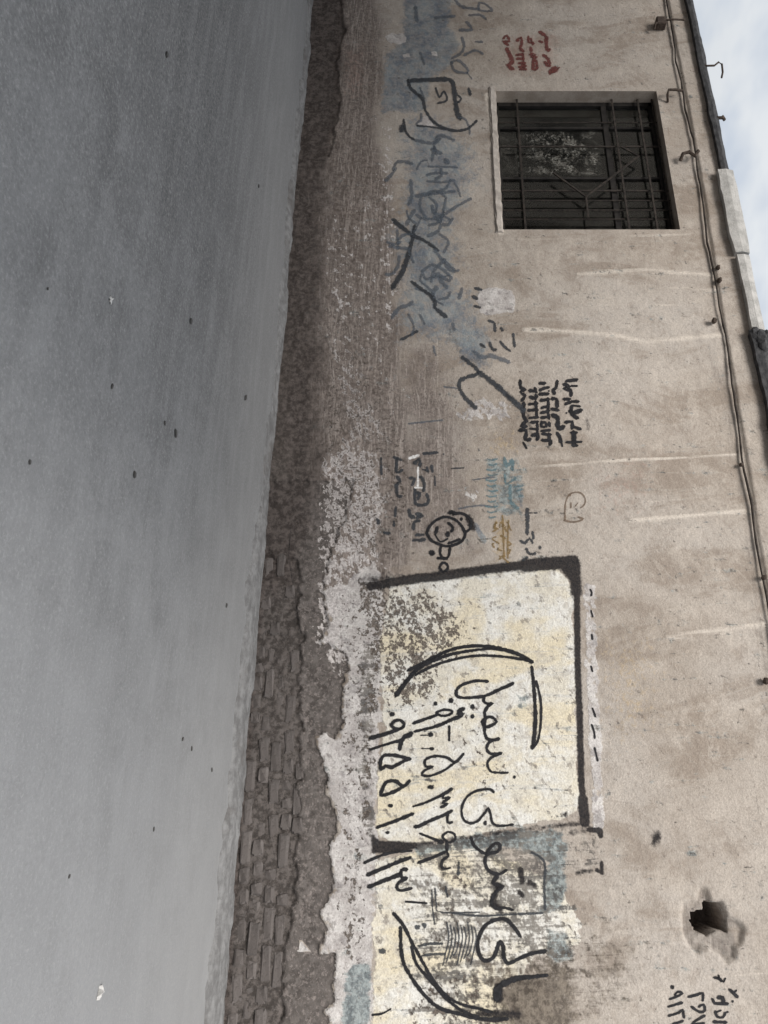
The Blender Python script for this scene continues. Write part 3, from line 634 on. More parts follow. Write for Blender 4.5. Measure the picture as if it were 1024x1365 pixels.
class Lettering:
    def __init__(s, seed): s.v = []; s.f = []; s.e = []; s.k = 0; s.r = random.Random(seed)
    def put(s, x, y, e):
        s.v.append((x, y)); s.e.append((e, s.k)); return len(s.v) - 1
    def stroke(s, pts, w, w2=None):
        pts = [tuple(map(float, p)) for p in pts]; w2 = w if w2 is None else w2
        q = [pts[0]] + pts + [pts[-1]]; path = []
        for i in range(1, len(q) - 2):
            p0, p1, p2, p3 = q[i - 1], q[i], q[i + 1], q[i + 2]
            n = max(2, int(math.dist(p1, p2) / 3.0))
            for j in range(n):
                t = j / n
                path.append(tuple(.5 * (2 * b + (c - a) * t + (2 * a - 5 * b + 4 * c - d) * t * t + (3 * b - a - 3 * c + d) * t ** 3)
                                  for a, b, c, d in zip(p0, p1, p2, p3)))
        path.append(pts[-1])
        N = len(path); tot = []
        for i, (x, y) in enumerate(path):
            a = path[max(i - 1, 0)]; b = path[min(i + 1, N - 1)]
            tx, ty = b[0] - a[0], b[1] - a[1]; L = math.hypot(tx, ty) + 1e-6; tx /= L; ty /= L
            ww = 1.2 * (w + (w2 - w) * i / max(N - 1, 1)) * .5 * (1 + s.r.uniform(-.13, .13))
            tot.append((x, y, tx, ty, ww))
        x, y, tx, ty, ww = tot[0]; tot = [(x - tx * ww * .8, y - ty * ww * .8, tx, ty, ww * .45)] + tot
        x, y, tx, ty, ww = tot[-1]; tot.append((x + tx * ww * .8, y + ty * ww * .8, tx, ty, ww * .45))
        rows = []
        for i, (x, y, tx, ty, ww) in enumerate(tot):
            end = 0.25 if i in (0, len(tot) - 1) else 1.0
            rows.append((s.put(x - ty * ww, y + tx * ww, 0), s.put(x, y, end), s.put(x + ty * ww, y - tx * ww, 0)))
        for a, b in zip(rows, rows[1:]):
            s.f += [(a[0], b[0], b[1], a[1]), (a[1], b[1], b[2], a[2])]
        s.k += 1
    def dot(s, x, y, r, r2=None):
        r2 = r2 or r; n = 9; c = s.put(x, y, 1)
        ring = [s.put(x + r * (1 + s.r.uniform(-.15, .15)) * math.cos(2 * math.pi * k / n), y + r2 * math.sin(2 * math.pi * k / n), 0) for k in range(n)]
        for k in range(n): s.f.append((c, ring[k], ring[(k + 1) % n]))
        s.k += 1
    def build(s, name, mat, label=None, reach=7.0):
        # strokes that stand well apart become separate painted pieces
        ks = np.array([e[1] for e in s.e]); V = np.array(s.v); par = list(range(s.k))
        def root(i):
            while par[i] != i: i = par[i]
            return i
        grp = [V[ks == k] for k in range(s.k)]
        for i in range(s.k):
            for j in range(i):
                if root(i) != root(j) and np.min(np.hypot(grp[i][:, None, 0] - grp[j][None, :, 0], grp[i][:, None, 1] - grp[j][None, :, 1])) < reach: par[root(i)] = root(j)
        for r in sorted(set(root(k) for k in range(s.k))):
            keep = np.isin(ks, [k for k in range(s.k) if root(k) == r]); idx = np.cumsum(keep) - 1
            s.one(name, mat, label, V[keep], np.array(s.e)[keep], [tuple(int(idx[q]) for q in f) for f in s.f if keep[f[0]]])
    def one(s, name, mat, label, a, e, faces):
        X, Z = on_wall(a[:, 0], a[:, 1])
        h = wall_height(X, Z)
        g = .006                                 # sit clear of the relief around each point
        for dx, dz in ((g, 0), (-g, 0), (0, g), (0, -g)): h = np.maximum(h, wall_height(X + dx, Z + dz))
        Y = -(h + 0.0022 + 0.00012 * (e[:, 1] % 12))
        o = mesh_obj(name, np.stack([X, Y, Z], 1), faces, INK[mat])
        at = o.data.attributes.new('edge', 'FLOAT', 'POINT'); at.data.foreach_set('value', e[:, 0].astype(np.float32))
        if label: o['label'] = label
        adopt(o); return o

# board: brackets, name and telephone numbers
T = Lettering(1)
T.stroke([(544, 894), (560, 886), (577, 877), (605, 865), (640, 861), (673, 866), (697, 875), (710, 883)], 4.5, 5.5)
T.stroke([(528, 927), (544, 906), (561, 889), (589, 876), (617, 869), (650, 865), (672, 867)], 7, 3)
T.stroke([(554, 900), (577, 888), (605, 879), (636, 874), (669, 875), (697, 879), (709, 882)], 4, 4)
T.stroke([(709, 889), (712, 917), (714, 957), (712, 985), (710, 997)], 4.5, 6)
T.stroke([(715, 908), (721, 934), (721, 966), (717, 988), (711, 996)], 3.5)
T.build('painted_bracket', 'black', 'triple-stroke black bracket painted on the cream board')
T = Lettering(2)
T.stroke([(650, 908), (631, 908), (613, 915), (608, 924), (615, 930), (645, 928), (664, 920), (684, 911)], 4.2, 4.8)
T.stroke([(646, 929), (645, 934), (650, 938), (657, 937), (650, 942), (646, 950), (647, 957), (643, 962), (647, 969), (655, 967), (662, 962), (656, 956), (648, 957), (646, 968), (647, 980), (652, 986), (665, 985)], 4.4)
T.stroke([(665, 985), (653, 989), (649, 998), (655, 1005), (669, 1004), (655, 1010), (650, 1018), (654, 1028), (664, 1030), (677, 1030)], 4.4, 3.4)
for x, y, r in ((601, 934, 4.2), (581, 938, 3.4), (630, 942, 3.8), (630, 955, 3.6), (686, 1036, 2.6)): T.dot(x, y, r, r * 1.1)
T.stroke([(658, 1056), (653, 1052), (636, 1054), (623, 1062), (616, 1076), (617, 1090), (625, 1097), (636, 1095), (647, 1083), (651, 1077), (654, 1085), (657, 1097), (667, 1101), (684, 1099)], 3.8, 3.6)
T.dot(647, 1097, 2.8, 4)
T.stroke([(628, 1116), (633, 1128), (647, 1138), (652, 1132), (661, 1124), (667, 1127), (664, 1135), (652, 1138), (647, 1144), (648, 1155), (655, 1163), (666, 1165), (675, 1160)], 4.6)
T.stroke([(663, 1168), (658, 1177), (670, 1182), (662, 1188), (655, 1202), (661, 1211), (672, 1210), (684, 1213)], 6, 4)
T.stroke([(694, 1248), (687, 1238), (675, 1226), (662, 1226), (648, 1233), (640, 1246), (637, 1262), (641, 1276), (648, 1281), (658, 1276), (664, 1262), (667, 1255), (671, 1262), (672, 1276), (678, 1284), (694, 1277), (709, 1271), (727, 1268)], 5.2, 5.6)
T.stroke([(729, 1300), (709, 1302), (688, 1305), (672, 1311), (664, 1318), (663, 1332)], 5, 11)
T.build('painted_lettering', 'black', 'large looping black handwriting running off the cream board')
T = Lettering(3)
T.dot(523, 952, 4.6, 4); T.stroke([(522, 966), (526, 961), (533, 960), (539, 965), (535, 971), (526, 971), (521, 966)], 4.5); T.stroke([(535, 971), (515, 978), (494, 984)], 5, 6)
T.stroke([(534, 987), (513, 993), (494, 999)], 4.5, 3.5); T.stroke([(548, 978), (538, 984), (534, 993), (533, 999)], 7, 5)
T.stroke([(547, 1012), (527, 1007), (513, 1007), (508, 1013), (507, 1020), (508, 1026), (514, 1021), (522, 1023), (530, 1019), (540, 1014), (547, 1012)], 5)
T.stroke([(546, 1041), (538, 1048), (527, 1041), (515, 1043), (510, 1052), (508, 1060), (518, 1058), (530, 1053), (540, 1047)], 5)
T.dot(521, 1074, 4.5, 3); T.stroke([(550, 1085), (528, 1094), (503, 1103)], 5.5, 4.5); T.dot(517, 1110, 4, 3)
T.stroke([(486, 1150), (516, 1138), (549, 1134)], 4.5, 3); T.stroke([(491, 1166), (519, 1154), (547, 1143)], 6, 5); T.stroke([(492, 1182), (512, 1174), (532, 1166)], 6, 6)
T.stroke([(542, 1159), (535, 1160), (536, 1170), (543, 1171), (532, 1176), (529, 1183), (533, 1187), (542, 1186), (549, 1184)], 5.5, 4)
T.build('painted_number', 'black', 'black handwritten telephone number on the whitewashed edge of the board')
T = Lettering(4)
T.stroke([(582, 950), (592, 946), (603, 948), (599, 953), (588, 954), (582, 950)], 4); T.stroke([(583, 953), (566, 959), (551, 964)], 4, 5)
T.stroke([(618, 945), (611, 948), (617, 952), (611, 956), (605, 958), (582, 968), (553, 975)], 6, 4); T.dot(613, 951, 6, 6)
T.stroke([(599, 968), (599, 987)], 3.4); T.dot(574, 979, 4.4, 4); T.stroke([(561, 980), (572, 980)], 1.6); T.dot(576, 998, 4.2, 3.2); T.stroke([(562, 998), (573, 998)], 1.6)
T.stroke([(618, 1005), (607, 1016), (596, 1010), (580, 1008), (567, 1013), (568, 1022), (577, 1022), (566, 1027), (563, 1033), (574, 1034), (592, 1027), (606, 1017)], 4.2, 3.6)
T.dot(574, 1049, 5.5, 4); T.stroke([(602, 1052), (589, 1060), (567, 1070), (551, 1075)], 4.8, 3); T.stroke([(592, 1058), (591, 1064), (600, 1063), (590, 1070), (597, 1072), (588, 1076)], 4)
T.stroke([(602, 1081), (595, 1085), (574, 1094), (559, 1101), (554, 1102)], 4.4, 5.5); T.stroke([(597, 1086), (597, 1096), (603, 1096)], 5, 3.5)
T.stroke([(590, 1114), (597, 1109), (606, 1112), (607, 1119), (598, 1123), (590, 1116)], 3.4); T.stroke([(596, 1123), (596, 1136), (598, 1141), (590, 1147), (589, 1155), (593, 1158), (600, 1157)], 4.5, 3.5)
T.stroke([(590, 1123), (575, 1117), (560, 1111)], 5, 3); T.stroke([(558, 1150), (577, 1143), (593, 1136)], 4.5); T.stroke([(541, 1202), (556, 1203), (569, 1204)], 3)
T.build('painted_number', 'black', 'black handwritten telephone number across the cream paint')
T = Lettering(5)
T.stroke([(525, 1218), (538, 1234), (549, 1256), (563, 1281), (577, 1306), (596, 1328), (616, 1339), (636, 1344), (656, 1349)], 5, 4.6)
T.stroke([(534, 1237), (535, 1267), (540, 1288), (553, 1310), (571, 1332), (589, 1345), (614, 1352), (647, 1359), (676, 1358)], 5, 6)
T.stroke([(549, 1262), (555, 1284), (571, 1304), (592, 1328), (614, 1346), (638, 1356)], 4.5)
T.stroke([(497, 1353), (510, 1351), (521, 1345)], 3.5, 2)
T.build('painted_bracket', 'black', 'black bracket of crossing strokes below the large handwriting')
T = Lettering(6)
for p, w in (([(558, 1261), (575, 1258), (589, 1258)], 4), ([(563, 1274), (578, 1272), (593, 1272)], 3.5), ([(709, 1136), (722, 1144), (727, 1155), (726, 1180), (727, 1212)], 3.4),
             ([(602, 1217), (640, 1221), (680, 1219), (724, 1217)], 3), ([(580, 1184), (582, 1205), (588, 1216), (640, 1216)], 2.2), ([(576, 1186), (577, 1212), (580, 1232)], 2),
             ([(612, 1150), (611, 1166)], 4), ([(594, 1182), (597, 1196)], 3)): T.stroke(p, w)
for k in range(9):
    x = 596 + k * 4.6; T.stroke([(x, 1230 + k % 3 * 3), (x + 2.5, 1250), (x - 1, 1268), (x - 5, 1286 - k % 4 * 4)], 1.9)
T.dot(510, 1268, 6, 5); T.dot(557, 1236, 5, 4); T.dot(566, 1234, 4, 5)
T.build('painted_scribble', 'soft', 'faded grey scribbles on the lower whitewash')
T = Lettering(7)
for p in ([(787, 786), (789, 790), (788, 794)], [(788, 814), (790, 822)], [(788, 888), (790, 895)], [(790, 944), (794, 955)], [(789, 966), (792, 975), (793, 984)], [(793, 997), (797, 1014)], [(789, 846), (790, 852)]): T.stroke(p, 2.8)
T.build('painted_tick', 'black', 'row of small black ticks beside the cream board')

# neat block of small black writing beyond the board
T = Lettering(8); z = lambda pts: [(680 + a / 9.31, 495 + b / 9.31) for a, b in pts]
for p, w in (([(125, 120), (135, 210), (190, 230), (130, 265), (185, 310), (145, 370)], 3.6), ([(170, 400), (165, 560), (200, 620), (140, 680), (200, 690)], 4.2), ([(120, 740), (200, 740), (190, 850), (245, 850)], 4), ([(165, 890), (205, 960)], 2.6),
             ([(245, 245), (310, 250), (310, 220)], 3.6), ([(310, 240), (330, 270)], 2.4), ([(250, 325), (325, 345), (320, 300)], 3.6), ([(235, 415), (335, 405)], 3), ([(230, 490), (335, 485)], 3.4), ([(240, 585), (345, 575)], 2.8), ([(265, 640), (345, 630)], 3.4), ([(250, 715), (345, 725)], 2.8), ([(275, 800), (345, 790), (335, 850)], 4),
             ([(315, 380), (325, 450), (330, 560)], 3.2), ([(335, 640), (340, 720), (335, 840)], 2.8),
             ([(370, 155), (430, 155)], 3.6), ([(370, 240), (430, 215), (475, 205)], 3.4), ([(365, 290), (470, 285)], 3.6), ([(385, 365), (480, 355)], 3.6), ([(390, 460), (470, 440)], 3.2), ([(385, 520), (480, 495)], 3.2), ([(390, 580), (480, 570)], 3.2), ([(390, 630), (390, 690), (450, 690), (440, 640), (400, 640)], 2.8), ([(390, 745), (490, 735)], 3.2), ([(400, 780), (500, 790)], 3.2), ([(400, 860), (510, 870), (490, 915)], 3.4),
             ([(470, 340), (475, 420), (470, 500), (485, 590)], 3.2), ([(485, 640), (490, 680)], 3), ([(480, 780), (495, 900)], 3.4),
             ([(585, 130), (570, 210), (535, 240), (550, 280)], 3.4), ([(525, 345), (575, 350), (585, 440)], 4), ([(520, 470), (600, 485)], 3.2), ([(530, 550), (590, 580), (590, 690), (620, 710), (665, 690)], 4.6), ([(585, 770), (620, 830), (630, 880)], 3.4), ([(640, 890), (650, 935)], 1.8),
             ([(700, 125), (825, 110)], 3.4), ([(670, 165), (740, 190), (670, 220), (750, 240), (755, 300)], 4.2), ([(760, 185), (830, 185)], 2.4), ([(670, 350), (740, 350)], 3.4), ([(690, 410), (770, 380), (845, 380)], 3.2), ([(770, 430), (865, 440)], 2.2), ([(740, 500), (790, 520), (880, 490)], 4), ([(760, 440), (765, 540), (840, 585)], 3.6),
             ([(690, 635), (770, 630), (770, 710)], 3.4), ([(780, 690), (870, 720)], 3.2), ([(755, 760), (830, 765)], 2.2), ([(790, 760), (795, 920)], 5), ([(700, 885), (885, 880)], 2.6), ([(780, 920), (830, 925)], 3)):
    T.stroke(z(p), w * 1.35)
T.dot(680 + 700 / 9.31, 495 + 520 / 9.31, 1.8); T.dot(680 + 480 / 9.31, 495 + 250 / 9.31, 1.6)
T.build('painted_notice', 'black', 'five lines of small black handwriting on bare plaster')
# rust-red note near the window
T = Lettering(9); z = lambda pts: [(650 + a / 7.877, 30 + b / 7.877) for a, b in pts]
for p, w in (([(165, 170), (200, 140), (230, 200), (160, 200), (215, 240)], 3.2), ([(205, 280), (230, 340), (260, 420), (210, 450), (265, 490)], 4.6), ([(310, 190), (350, 165), (360, 230), (340, 275), (375, 305)], 3.4), ([(305, 345), (370, 340)], 3.2), ([(310, 385), (375, 385)], 3.2),
             ([(330, 430), (390, 430)], 3.2), ([(330, 470), (400, 460)], 3), ([(340, 495), (400, 495)], 3), ([(370, 330), (385, 490)], 2.6), ([(430, 150), (430, 210), (475, 210), (480, 240), (455, 170)], 2.8), ([(455, 270), (460, 300)], 3.4), ([(450, 340), (500, 340), (455, 370), (510, 370)], 3.4), ([(480, 400), (480, 490), (520, 485), (510, 400)], 3.6),
             ([(550, 100), (600, 130), (625, 165)], 3.8), ([(545, 195), (575, 210)], 2.6), ([(615, 180), (625, 290), (650, 290)], 4), ([(590, 350), (640, 390), (650, 460), (600, 420)], 4), ([(660, 530), (680, 500), (740, 480), (690, 520)], 5)):
    T.stroke(z(p), w * 1.25)
T.build('painted_notice', 'red', 'four short lines of rust-red handwriting near the window')
# note at the right end
T = Lettering(10)
T.dot(897, 1316, 3.6); T.stroke([(893, 1332), (903, 1328), (910, 1324), (904, 1322), (900, 1326)], 3.6); T.stroke([(891, 1342), (909, 1337)], 3.6, 4); T.stroke([(892, 1354), (905, 1350), (910, 1346), (912, 1356)], 4); T.stroke([(893, 1367), (910, 1361)], 4)
T.stroke([(918, 1329), (930, 1326), (937, 1324), (937, 1334)], 4); T.stroke([(922, 1342), (933, 1349), (940, 1347), (938, 1339), (932, 1342)], 3.8); T.stroke([(924, 1363), (939, 1354)], 4); T.stroke([(922, 1366), (938, 1364)], 4)
T.stroke([(950, 1332), (953, 1337), (960, 1338), (970, 1338)], 4.6); T.stroke([(958, 1330), (963, 1330), (965, 1336)], 6); T.stroke([(954, 1348), (956, 1355), (964, 1356), (967, 1350)], 3.6); T.stroke([(953, 1350), (961, 1347)], 3); T.stroke([(952, 1362), (968, 1363)], 5)
T.dot(977, 1335, 2.2); T.dot(970, 1349, 2)
T.stroke([(953, 1303), (958, 1304), (963, 1308)], 4.2); T.stroke([(958, 1300), (960, 1306)], 2.4); T.stroke([(965, 1309), (967, 1304)], 2.4); T.stroke([(973, 1319), (978, 1324), (983, 1329)], 4.2); T.stroke([(978, 1324), (982, 1320)], 3)
T.build('painted_notice', 'black', 'small black handwritten numbers below the broken hole')
# scratchy letters between the circle and the window
T = Lettering(11); z = lambda pts: [(500 + a / 8.533, 590 + b / 8.533) for a, b in pts]
for p, w in (([(215, 165), (300, 200)], 4), ([(250, 185), (245, 340), (310, 315)], 4.4), ([(255, 390), (285, 440), (245, 480), (260, 600), (300, 605)], 4.6), ([(240, 735), (228, 830)], 4.2), ([(215, 890), (217, 950)], 3), ([(550, 128), (705, 115)], 3.8), ([(450, 235), (500, 190), (515, 265)], 5.5),
             ([(545, 310), (600, 320)], 3), ([(590, 285), (605, 335)], 3.4), ([(645, 270), (655, 330)], 4), ([(400, 405), (450, 410), (425, 480)], 4), ([(515, 390), (560, 450), (550, 545)], 4.6), ([(455, 530), (465, 700), (600, 690), (592, 590)], 4.6), ([(470, 570), (510, 570), (490, 640)], 4.6), ([(390, 770), (400, 830), (440, 850)], 5), ([(470, 810), (545, 830), (480, 850)], 4.6),
             ([(505, 890), (445, 905), (440, 980)], 5), ([(440, 1110), (565, 1105)], 4.6), ([(470, 1050), (550, 1045)], 4), ([(70, 180), (75, 360)], 3), ([(30, 880), (35, 920)], 5), ([(100, 1020), (160, 1030)], 4), ([(680, 380), (685, 490)], 2), ([(870, 295), (1010, 290)], 2), ([(780, 130), (780, 140)], 1.5)):
    T.stroke(z(p), w)
T.build('painted_lettering', 'soft', 'broken black letters scratched into the brown plaster')
T = Lettering(12); T.stroke(z([(490, 285), (490, 390), (487, 495)]), 3); T.stroke(z([(455, 510), (540, 515)]), 2.4); T.stroke(z([(390, 180), (490, 150)]), 4)
T.build('painted_stroke', 'white', 'short white paint stroke over the black letters')
# round face-like doodle
T = Lettering(13)
T.stroke([(569, 711), (573, 701), (582, 693), (592, 689), (600, 690), (609, 694), (616, 702), (620, 711), (617, 720), (609, 725), (597, 728), (585, 725), (575, 720), (569, 711)], 4)
T.stroke([(583, 703), (581, 710)], 5); T.dot(597, 712, 4, 5); T.stroke([(580, 712), (587, 722), (597, 718)], 2.6); T.stroke([(598, 724), (613, 719)], 3.6); T.stroke([(598, 697), (604, 703), (602, 708)], 4)
T.dot(602, 683, 7, 4); T.stroke([(604, 686), (612, 684), (620, 686), (628, 695), (626, 706), (620, 709)], 4); T.dot(615, 692, 3); T.stroke([(588, 728), (587, 738), (592, 745), (598, 742), (600, 730)], 4); T.dot(576, 737, 5, 5); T.stroke([(584, 744), (596, 744)], 4)
T.stroke([(586, 756), (590, 750), (596, 752), (597, 758), (591, 762), (586, 757)], 4)
T.build('painted_doodle', 'black', 'round black doodle touching the top of the board')
# small faint notes
T = Lettering(14)
for y in range(612, 692, 7): T.stroke([(648 + (y % 5), y), (655, y + 1.5), (663 - (y % 3), y)], 2.4)
T.stroke([(672, 611), (676, 622), (683, 614), (683, 626)], 5); T.stroke([(673, 634), (675, 645), (687, 638)], 3.6); T.stroke([(680, 648), (681, 668), (690, 678)], 5); T.stroke([(686, 649), (697, 648)], 2.4); T.stroke([(688, 655), (696, 653)], 2.4); T.stroke([(692, 662), (697, 661)], 2.4)
T.build('painted_notice', 'teal', 'faint teal writing on the grey plaster')
T = Lettering(15); rr = random.Random(4)
for k in range(16):
    x = 657 + rr.random() * 22; y = 692 + rr.random() * 52; T.stroke([(x, y), (x + rr.uniform(-5, 6), y + rr.uniform(-3, 5)), (x + rr.uniform(-3, 5), y + rr.uniform(3, 9))], 2.4)
T.stroke([(670, 688), (671, 712), (672, 742)], 2.6); T.stroke([(678, 694), (677, 720), (677, 744)], 2.4)
T.build('painted_notice', 'ochre', 'small ochre scrawl beside the doodle')
T = Lettering(16)
T.stroke([(703, 679), (703, 712)], 6, 5); T.stroke([(706, 684), (716, 684)], 2); T.stroke([(710, 709), (711, 718)], 3.4); T.stroke([(694, 721), (700, 724), (706, 718), (710, 724)], 4); T.stroke([(702, 732), (706, 739), (713, 738)], 4); T.dot(720, 730, 2.4, 4); T.stroke([(697, 747), (703, 743)], 3.4)
for p in ([(652, 428), (659, 431), (660, 442)], [(668, 438), (670, 441)], [(684, 446), (686, 462)], [(641, 460), (646, 463)], [(653, 458), (656, 466), (661, 467)], [(667, 456), (672, 462), (680, 468)], [(634, 384), (642, 386)], [(630, 395), (636, 398)], [(633, 408), (640, 410)]): T.stroke(p, 4)
T.build('painted_lettering', 'soft', 'dark smudged letters on the grey plaster')
T = Lettering(17)
T.stroke([(753, 693), (754, 671), (760, 659), (773, 657), (780, 665), (779, 673), (774, 677)], 2.2); T.stroke([(752, 694), (765, 696), (778, 692), (771, 690)], 2.6); T.stroke([(761, 671), (761, 677)], 2.6); T.stroke([(767, 675), (770, 671)], 1.6); T.dot(760, 660, 2.4)
T.build('painted_mark', 'brown', 'small thin brown boxed mark on bare plaster')
# long faded scrawl under the window
T = Lettering(18)
T.stroke([(544, 108), (572, 107), (598, 107), (605, 116), (607, 135), (609, 148), (613, 158)], 5.5, 7); T.stroke([(611, 128), (615, 132), (611, 137)], 3); T.stroke([(625, 119), (627, 127)], 4)
T.stroke([(544, 108), (548, 119), (563, 132), (568, 149), (581, 165), (603, 174), (623, 172), (636, 161)], 4.6, 3.4)
T.stroke([(581, 118), (586, 130), (592, 122), (596, 134), (584, 138)], 3)
T.stroke([(524, 293), (547, 311), (568, 322), (584, 334)], 6, 4); T.stroke([(553, 301), (548, 327), (538, 359), (524, 383)], 5, 8)
T.stroke([(549, 376), (577, 397), (581, 411), (594, 422)], 4, 6); T.stroke([(556, 442), (535, 453)], 4); T.stroke([(617, 477), (638, 496), (620, 504), (612, 511), (617, 526), (634, 544)], 5, 6); T.stroke([(638, 496), (659, 512), (685, 536), (697, 547)], 6, 8)
T.stroke([(556, 168), (578, 170), (592, 172)], 2.6); T.dot(536, 172, 5, 7); T.stroke([(538, 160), (542, 178), (552, 186)], 3.4)
T.build('painted_lettering', 'soft', 'heavy black strokes of the long scrawl below the window')
T = Lettering(19)
for p, w in (([(607, 1), (613, 8), (622, 11), (638, 13)], 4), ([(639, 4), (639, 14), (656, 15), (650, 8), (641, 4)], 3.2), ([(625, 21), (641, 21), (648, 27)], 3.2), ([(622, 30), (629, 40), (613, 40)], 4.4), ([(634, 56), (643, 56)], 3.4), ([(616, 51), (619, 62), (614, 72), (603, 78)], 4), ([(619, 74), (627, 70), (634, 67), (643, 72)], 4),
             ([(602, 84), (606, 95), (623, 98), (622, 91), (610, 81), (602, 84)], 4), ([(623, 98), (629, 106)], 2.4), ([(554, 10), (556, 28)], 5), ([(580, 24), (606, 22)], 4), ([(560, 70), (566, 86)], 3), ([(560, 118), (566, 132)], 3),
             ([(554, 187), (577, 191), (586, 181), (605, 187)], 4.4), ([(575, 199), (588, 204)], 5), ([(594, 212), (599, 216), (595, 218), (593, 213)], 4), ([(571, 222), (610, 223)], 2.6), ([(569, 233), (576, 231), (596, 231)], 4), ([(570, 241), (590, 243), (606, 240)], 3.4), ([(568, 259), (590, 257), (606, 255)], 4.2),
             ([(628, 265), (609, 275), (588, 288), (566, 292), (556, 286)], 4), ([(594, 266), (592, 278), (587, 298)], 4), ([(548, 240), (549, 262), (545, 272)], 5), ([(562, 262), (560, 276), (568, 290)], 4), ([(606, 244), (610, 250), (614, 262)], 3), ([(563, 362), (577, 353), (594, 362), (602, 371)], 4.4), ([(563, 362), (568, 372), (580, 368)], 3.6), ([(587, 374), (596, 383)], 5), ([(590, 345), (606, 360)], 4),
             ([(586, 312), (598, 322), (592, 336)], 4), ([(572, 300), (586, 296), (592, 282)], 4), ([(616, 385), (612, 398)], 5), ([(545, 420), (552, 436), (549, 446)], 3.6), ([(560, 420), (566, 432)], 3.4), ([(604, 432), (606, 440)], 4.4), ([(578, 462), (581, 474)], 3), ([(592, 516), (610, 518)], 2.2), ([(545, 565), (590, 560)], 2.2), ([(630, 640), (660, 636)], 2), ([(612, 678), (640, 674), (660, 676)], 2.4)):
    T.stroke(p, w)
rr = random.Random(9)
for k in range(30):                              # older layers of the same scrawl, rubbed and overlapping
    y = rr.uniform(150, 470); x = 572 + 22 * math.sin(y / 60) + rr.gauss(0, 20); a = rr.uniform(0, 6.28); pts = [(x, y)]
    for q in range(rr.randint(2, 4)):
        a += rr.uniform(-1.1, 1.1); d = rr.uniform(7, 15); x += math.cos(a) * d; y += math.sin(a) * d; pts.append((x, y))
    T.stroke(pts, rr.uniform(3, 6.5), rr.uniform(2, 6))
T.build('painted_lettering', 'blue', 'blurred blue-grey scrawl over patches of blue paint')

# ------------------------------------------------------------------ window
FR = simple('dark_frame_paint', (0.013, 0.012, 0.012), (0.030, 0.027, 0.025), 14, .7, .002)
IRON = simple('rusty_iron', (0.016, 0.014, 0.013), (0.055, 0.045, 0.038), 30, .75, .002)
REV = simple('reveal_plaster', (0.29, 0.245, 0.205), (0.42, 0.365, 0.315), 7)
SILL = simple('pale_sill_plaster', (0.44, 0.40, 0.36), (0.60, 0.55, 0.50), 9, .9, .006)
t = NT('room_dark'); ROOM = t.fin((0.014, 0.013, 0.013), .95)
def glass_mat(name, refl):
    t = NT(name); n = t.noise(20, 4, .7); n2 = t.noise(46, 3, .75); n3 = t.noise(7, 3, .6)
    t.t.nodes.remove(t.b)
    tr = t.n('ShaderNodeBsdfTransparent'); gl = t.n('ShaderNodeBsdfGlossy'); gl.inputs['Roughness'].default_value = .12
    tr.inputs['Color'].default_value = (.78, .80, .79, 1); df = t.n('ShaderNodeBsdfDiffuse')
    t.put(t.mix(t.rng(n, .4, .7), (0.16, 0.15, 0.135), (0.50, 0.49, 0.45)), df.inputs['Color'])
    fr = t.n('ShaderNodeFresnel'); fr.inputs['IOR'].default_value = 1.42
    m1 = t.n('ShaderNodeMixShader'); t.l(t.mul(fr.outputs[0], .35), m1.inputs[0]); t.l(tr.outputs[0], m1.inputs[1]); t.l(gl.outputs[0], m1.inputs[2])
    m2 = t.n('ShaderNodeMixShader')
    dirt_refl = t.rng(n3, .4, .7, .004, .025)
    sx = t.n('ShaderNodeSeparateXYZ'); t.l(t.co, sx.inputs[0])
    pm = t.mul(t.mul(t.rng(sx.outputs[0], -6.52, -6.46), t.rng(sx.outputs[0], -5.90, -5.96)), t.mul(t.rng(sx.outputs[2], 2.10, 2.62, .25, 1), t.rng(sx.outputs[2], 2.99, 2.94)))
    if refl: dirt_refl = t.add(dirt_refl, t.mul(t.rng(t.add(t.mul(n2, .55), t.mul(n3, .45)), .50, .56), t.mul(pm, .42)))  # pale flecks painted on the pane in place of a reflection
    t.l(dirt_refl, m2.inputs[0]); t.l(m1.outputs[0], m2.inputs[1]); t.l(df.outputs[0], m2.inputs[2]); t.l(m2.outputs[0], t.out.inputs['Surface'])
    return t.m
GLASS, REFL_GLASS = glass_mat('dirty_glass', False), glass_mat('painted_reflection_glass', True)
DEP = 0.15
bm = bmesh.new()
for (a, b) in (((WX0, WZ0), (WX0, WZ1)), ((WX1, WZ0), (WX1, WZ1)), ((WX0, WZ0), (WX1, WZ0)), ((WX0, WZ1), (WX1, WZ1))):
    ix = Vector((0.025 if a[0] == b[0] == WX0 else (-.025 if a[0] == b[0] == WX1 else 0), 0, 0.025 if a[1] == b[1] == WZ0 else (-.025 if a[1] == b[1] == WZ1 else 0)))
    bar(bm, (a[0] + ix.x, a[1] + ix.z), (b[0] + ix.x, b[1] + ix.z), .05, (DEP - .02, DEP + (.030 if ix.x else .033)))
zt = 3.07; bar(bm, (WX0 + .05, zt), (WX1 - .05, zt), .055, (DEP - .018, DEP + .028))            # transom
window = adopt(bm_obj('window', bm, FR)); window['label'] = 'dark barred window with dirty panes set deep in the plaster'
def wpart(name, bm, mat):
    o = bm_obj(name, bm, mat); o.parent = window; return o
XS = [WX0 + .05, -6.54, -5.86, WX1 - .05]
for i in range(3):
    for (za, zb) in ((WZ0 + .05, zt - .028), (zt + .028, WZ1 - .05)):
        if i < 2:
            pass
        bm = bmesh.new(); box(bm, XS[i] + .013, XS[i + 1] - .013, DEP + .004, DEP + .009, za, zb)
        wpart('pane', bm, REFL_GLASS if (i == 1 and za < 2.5) else GLASS)
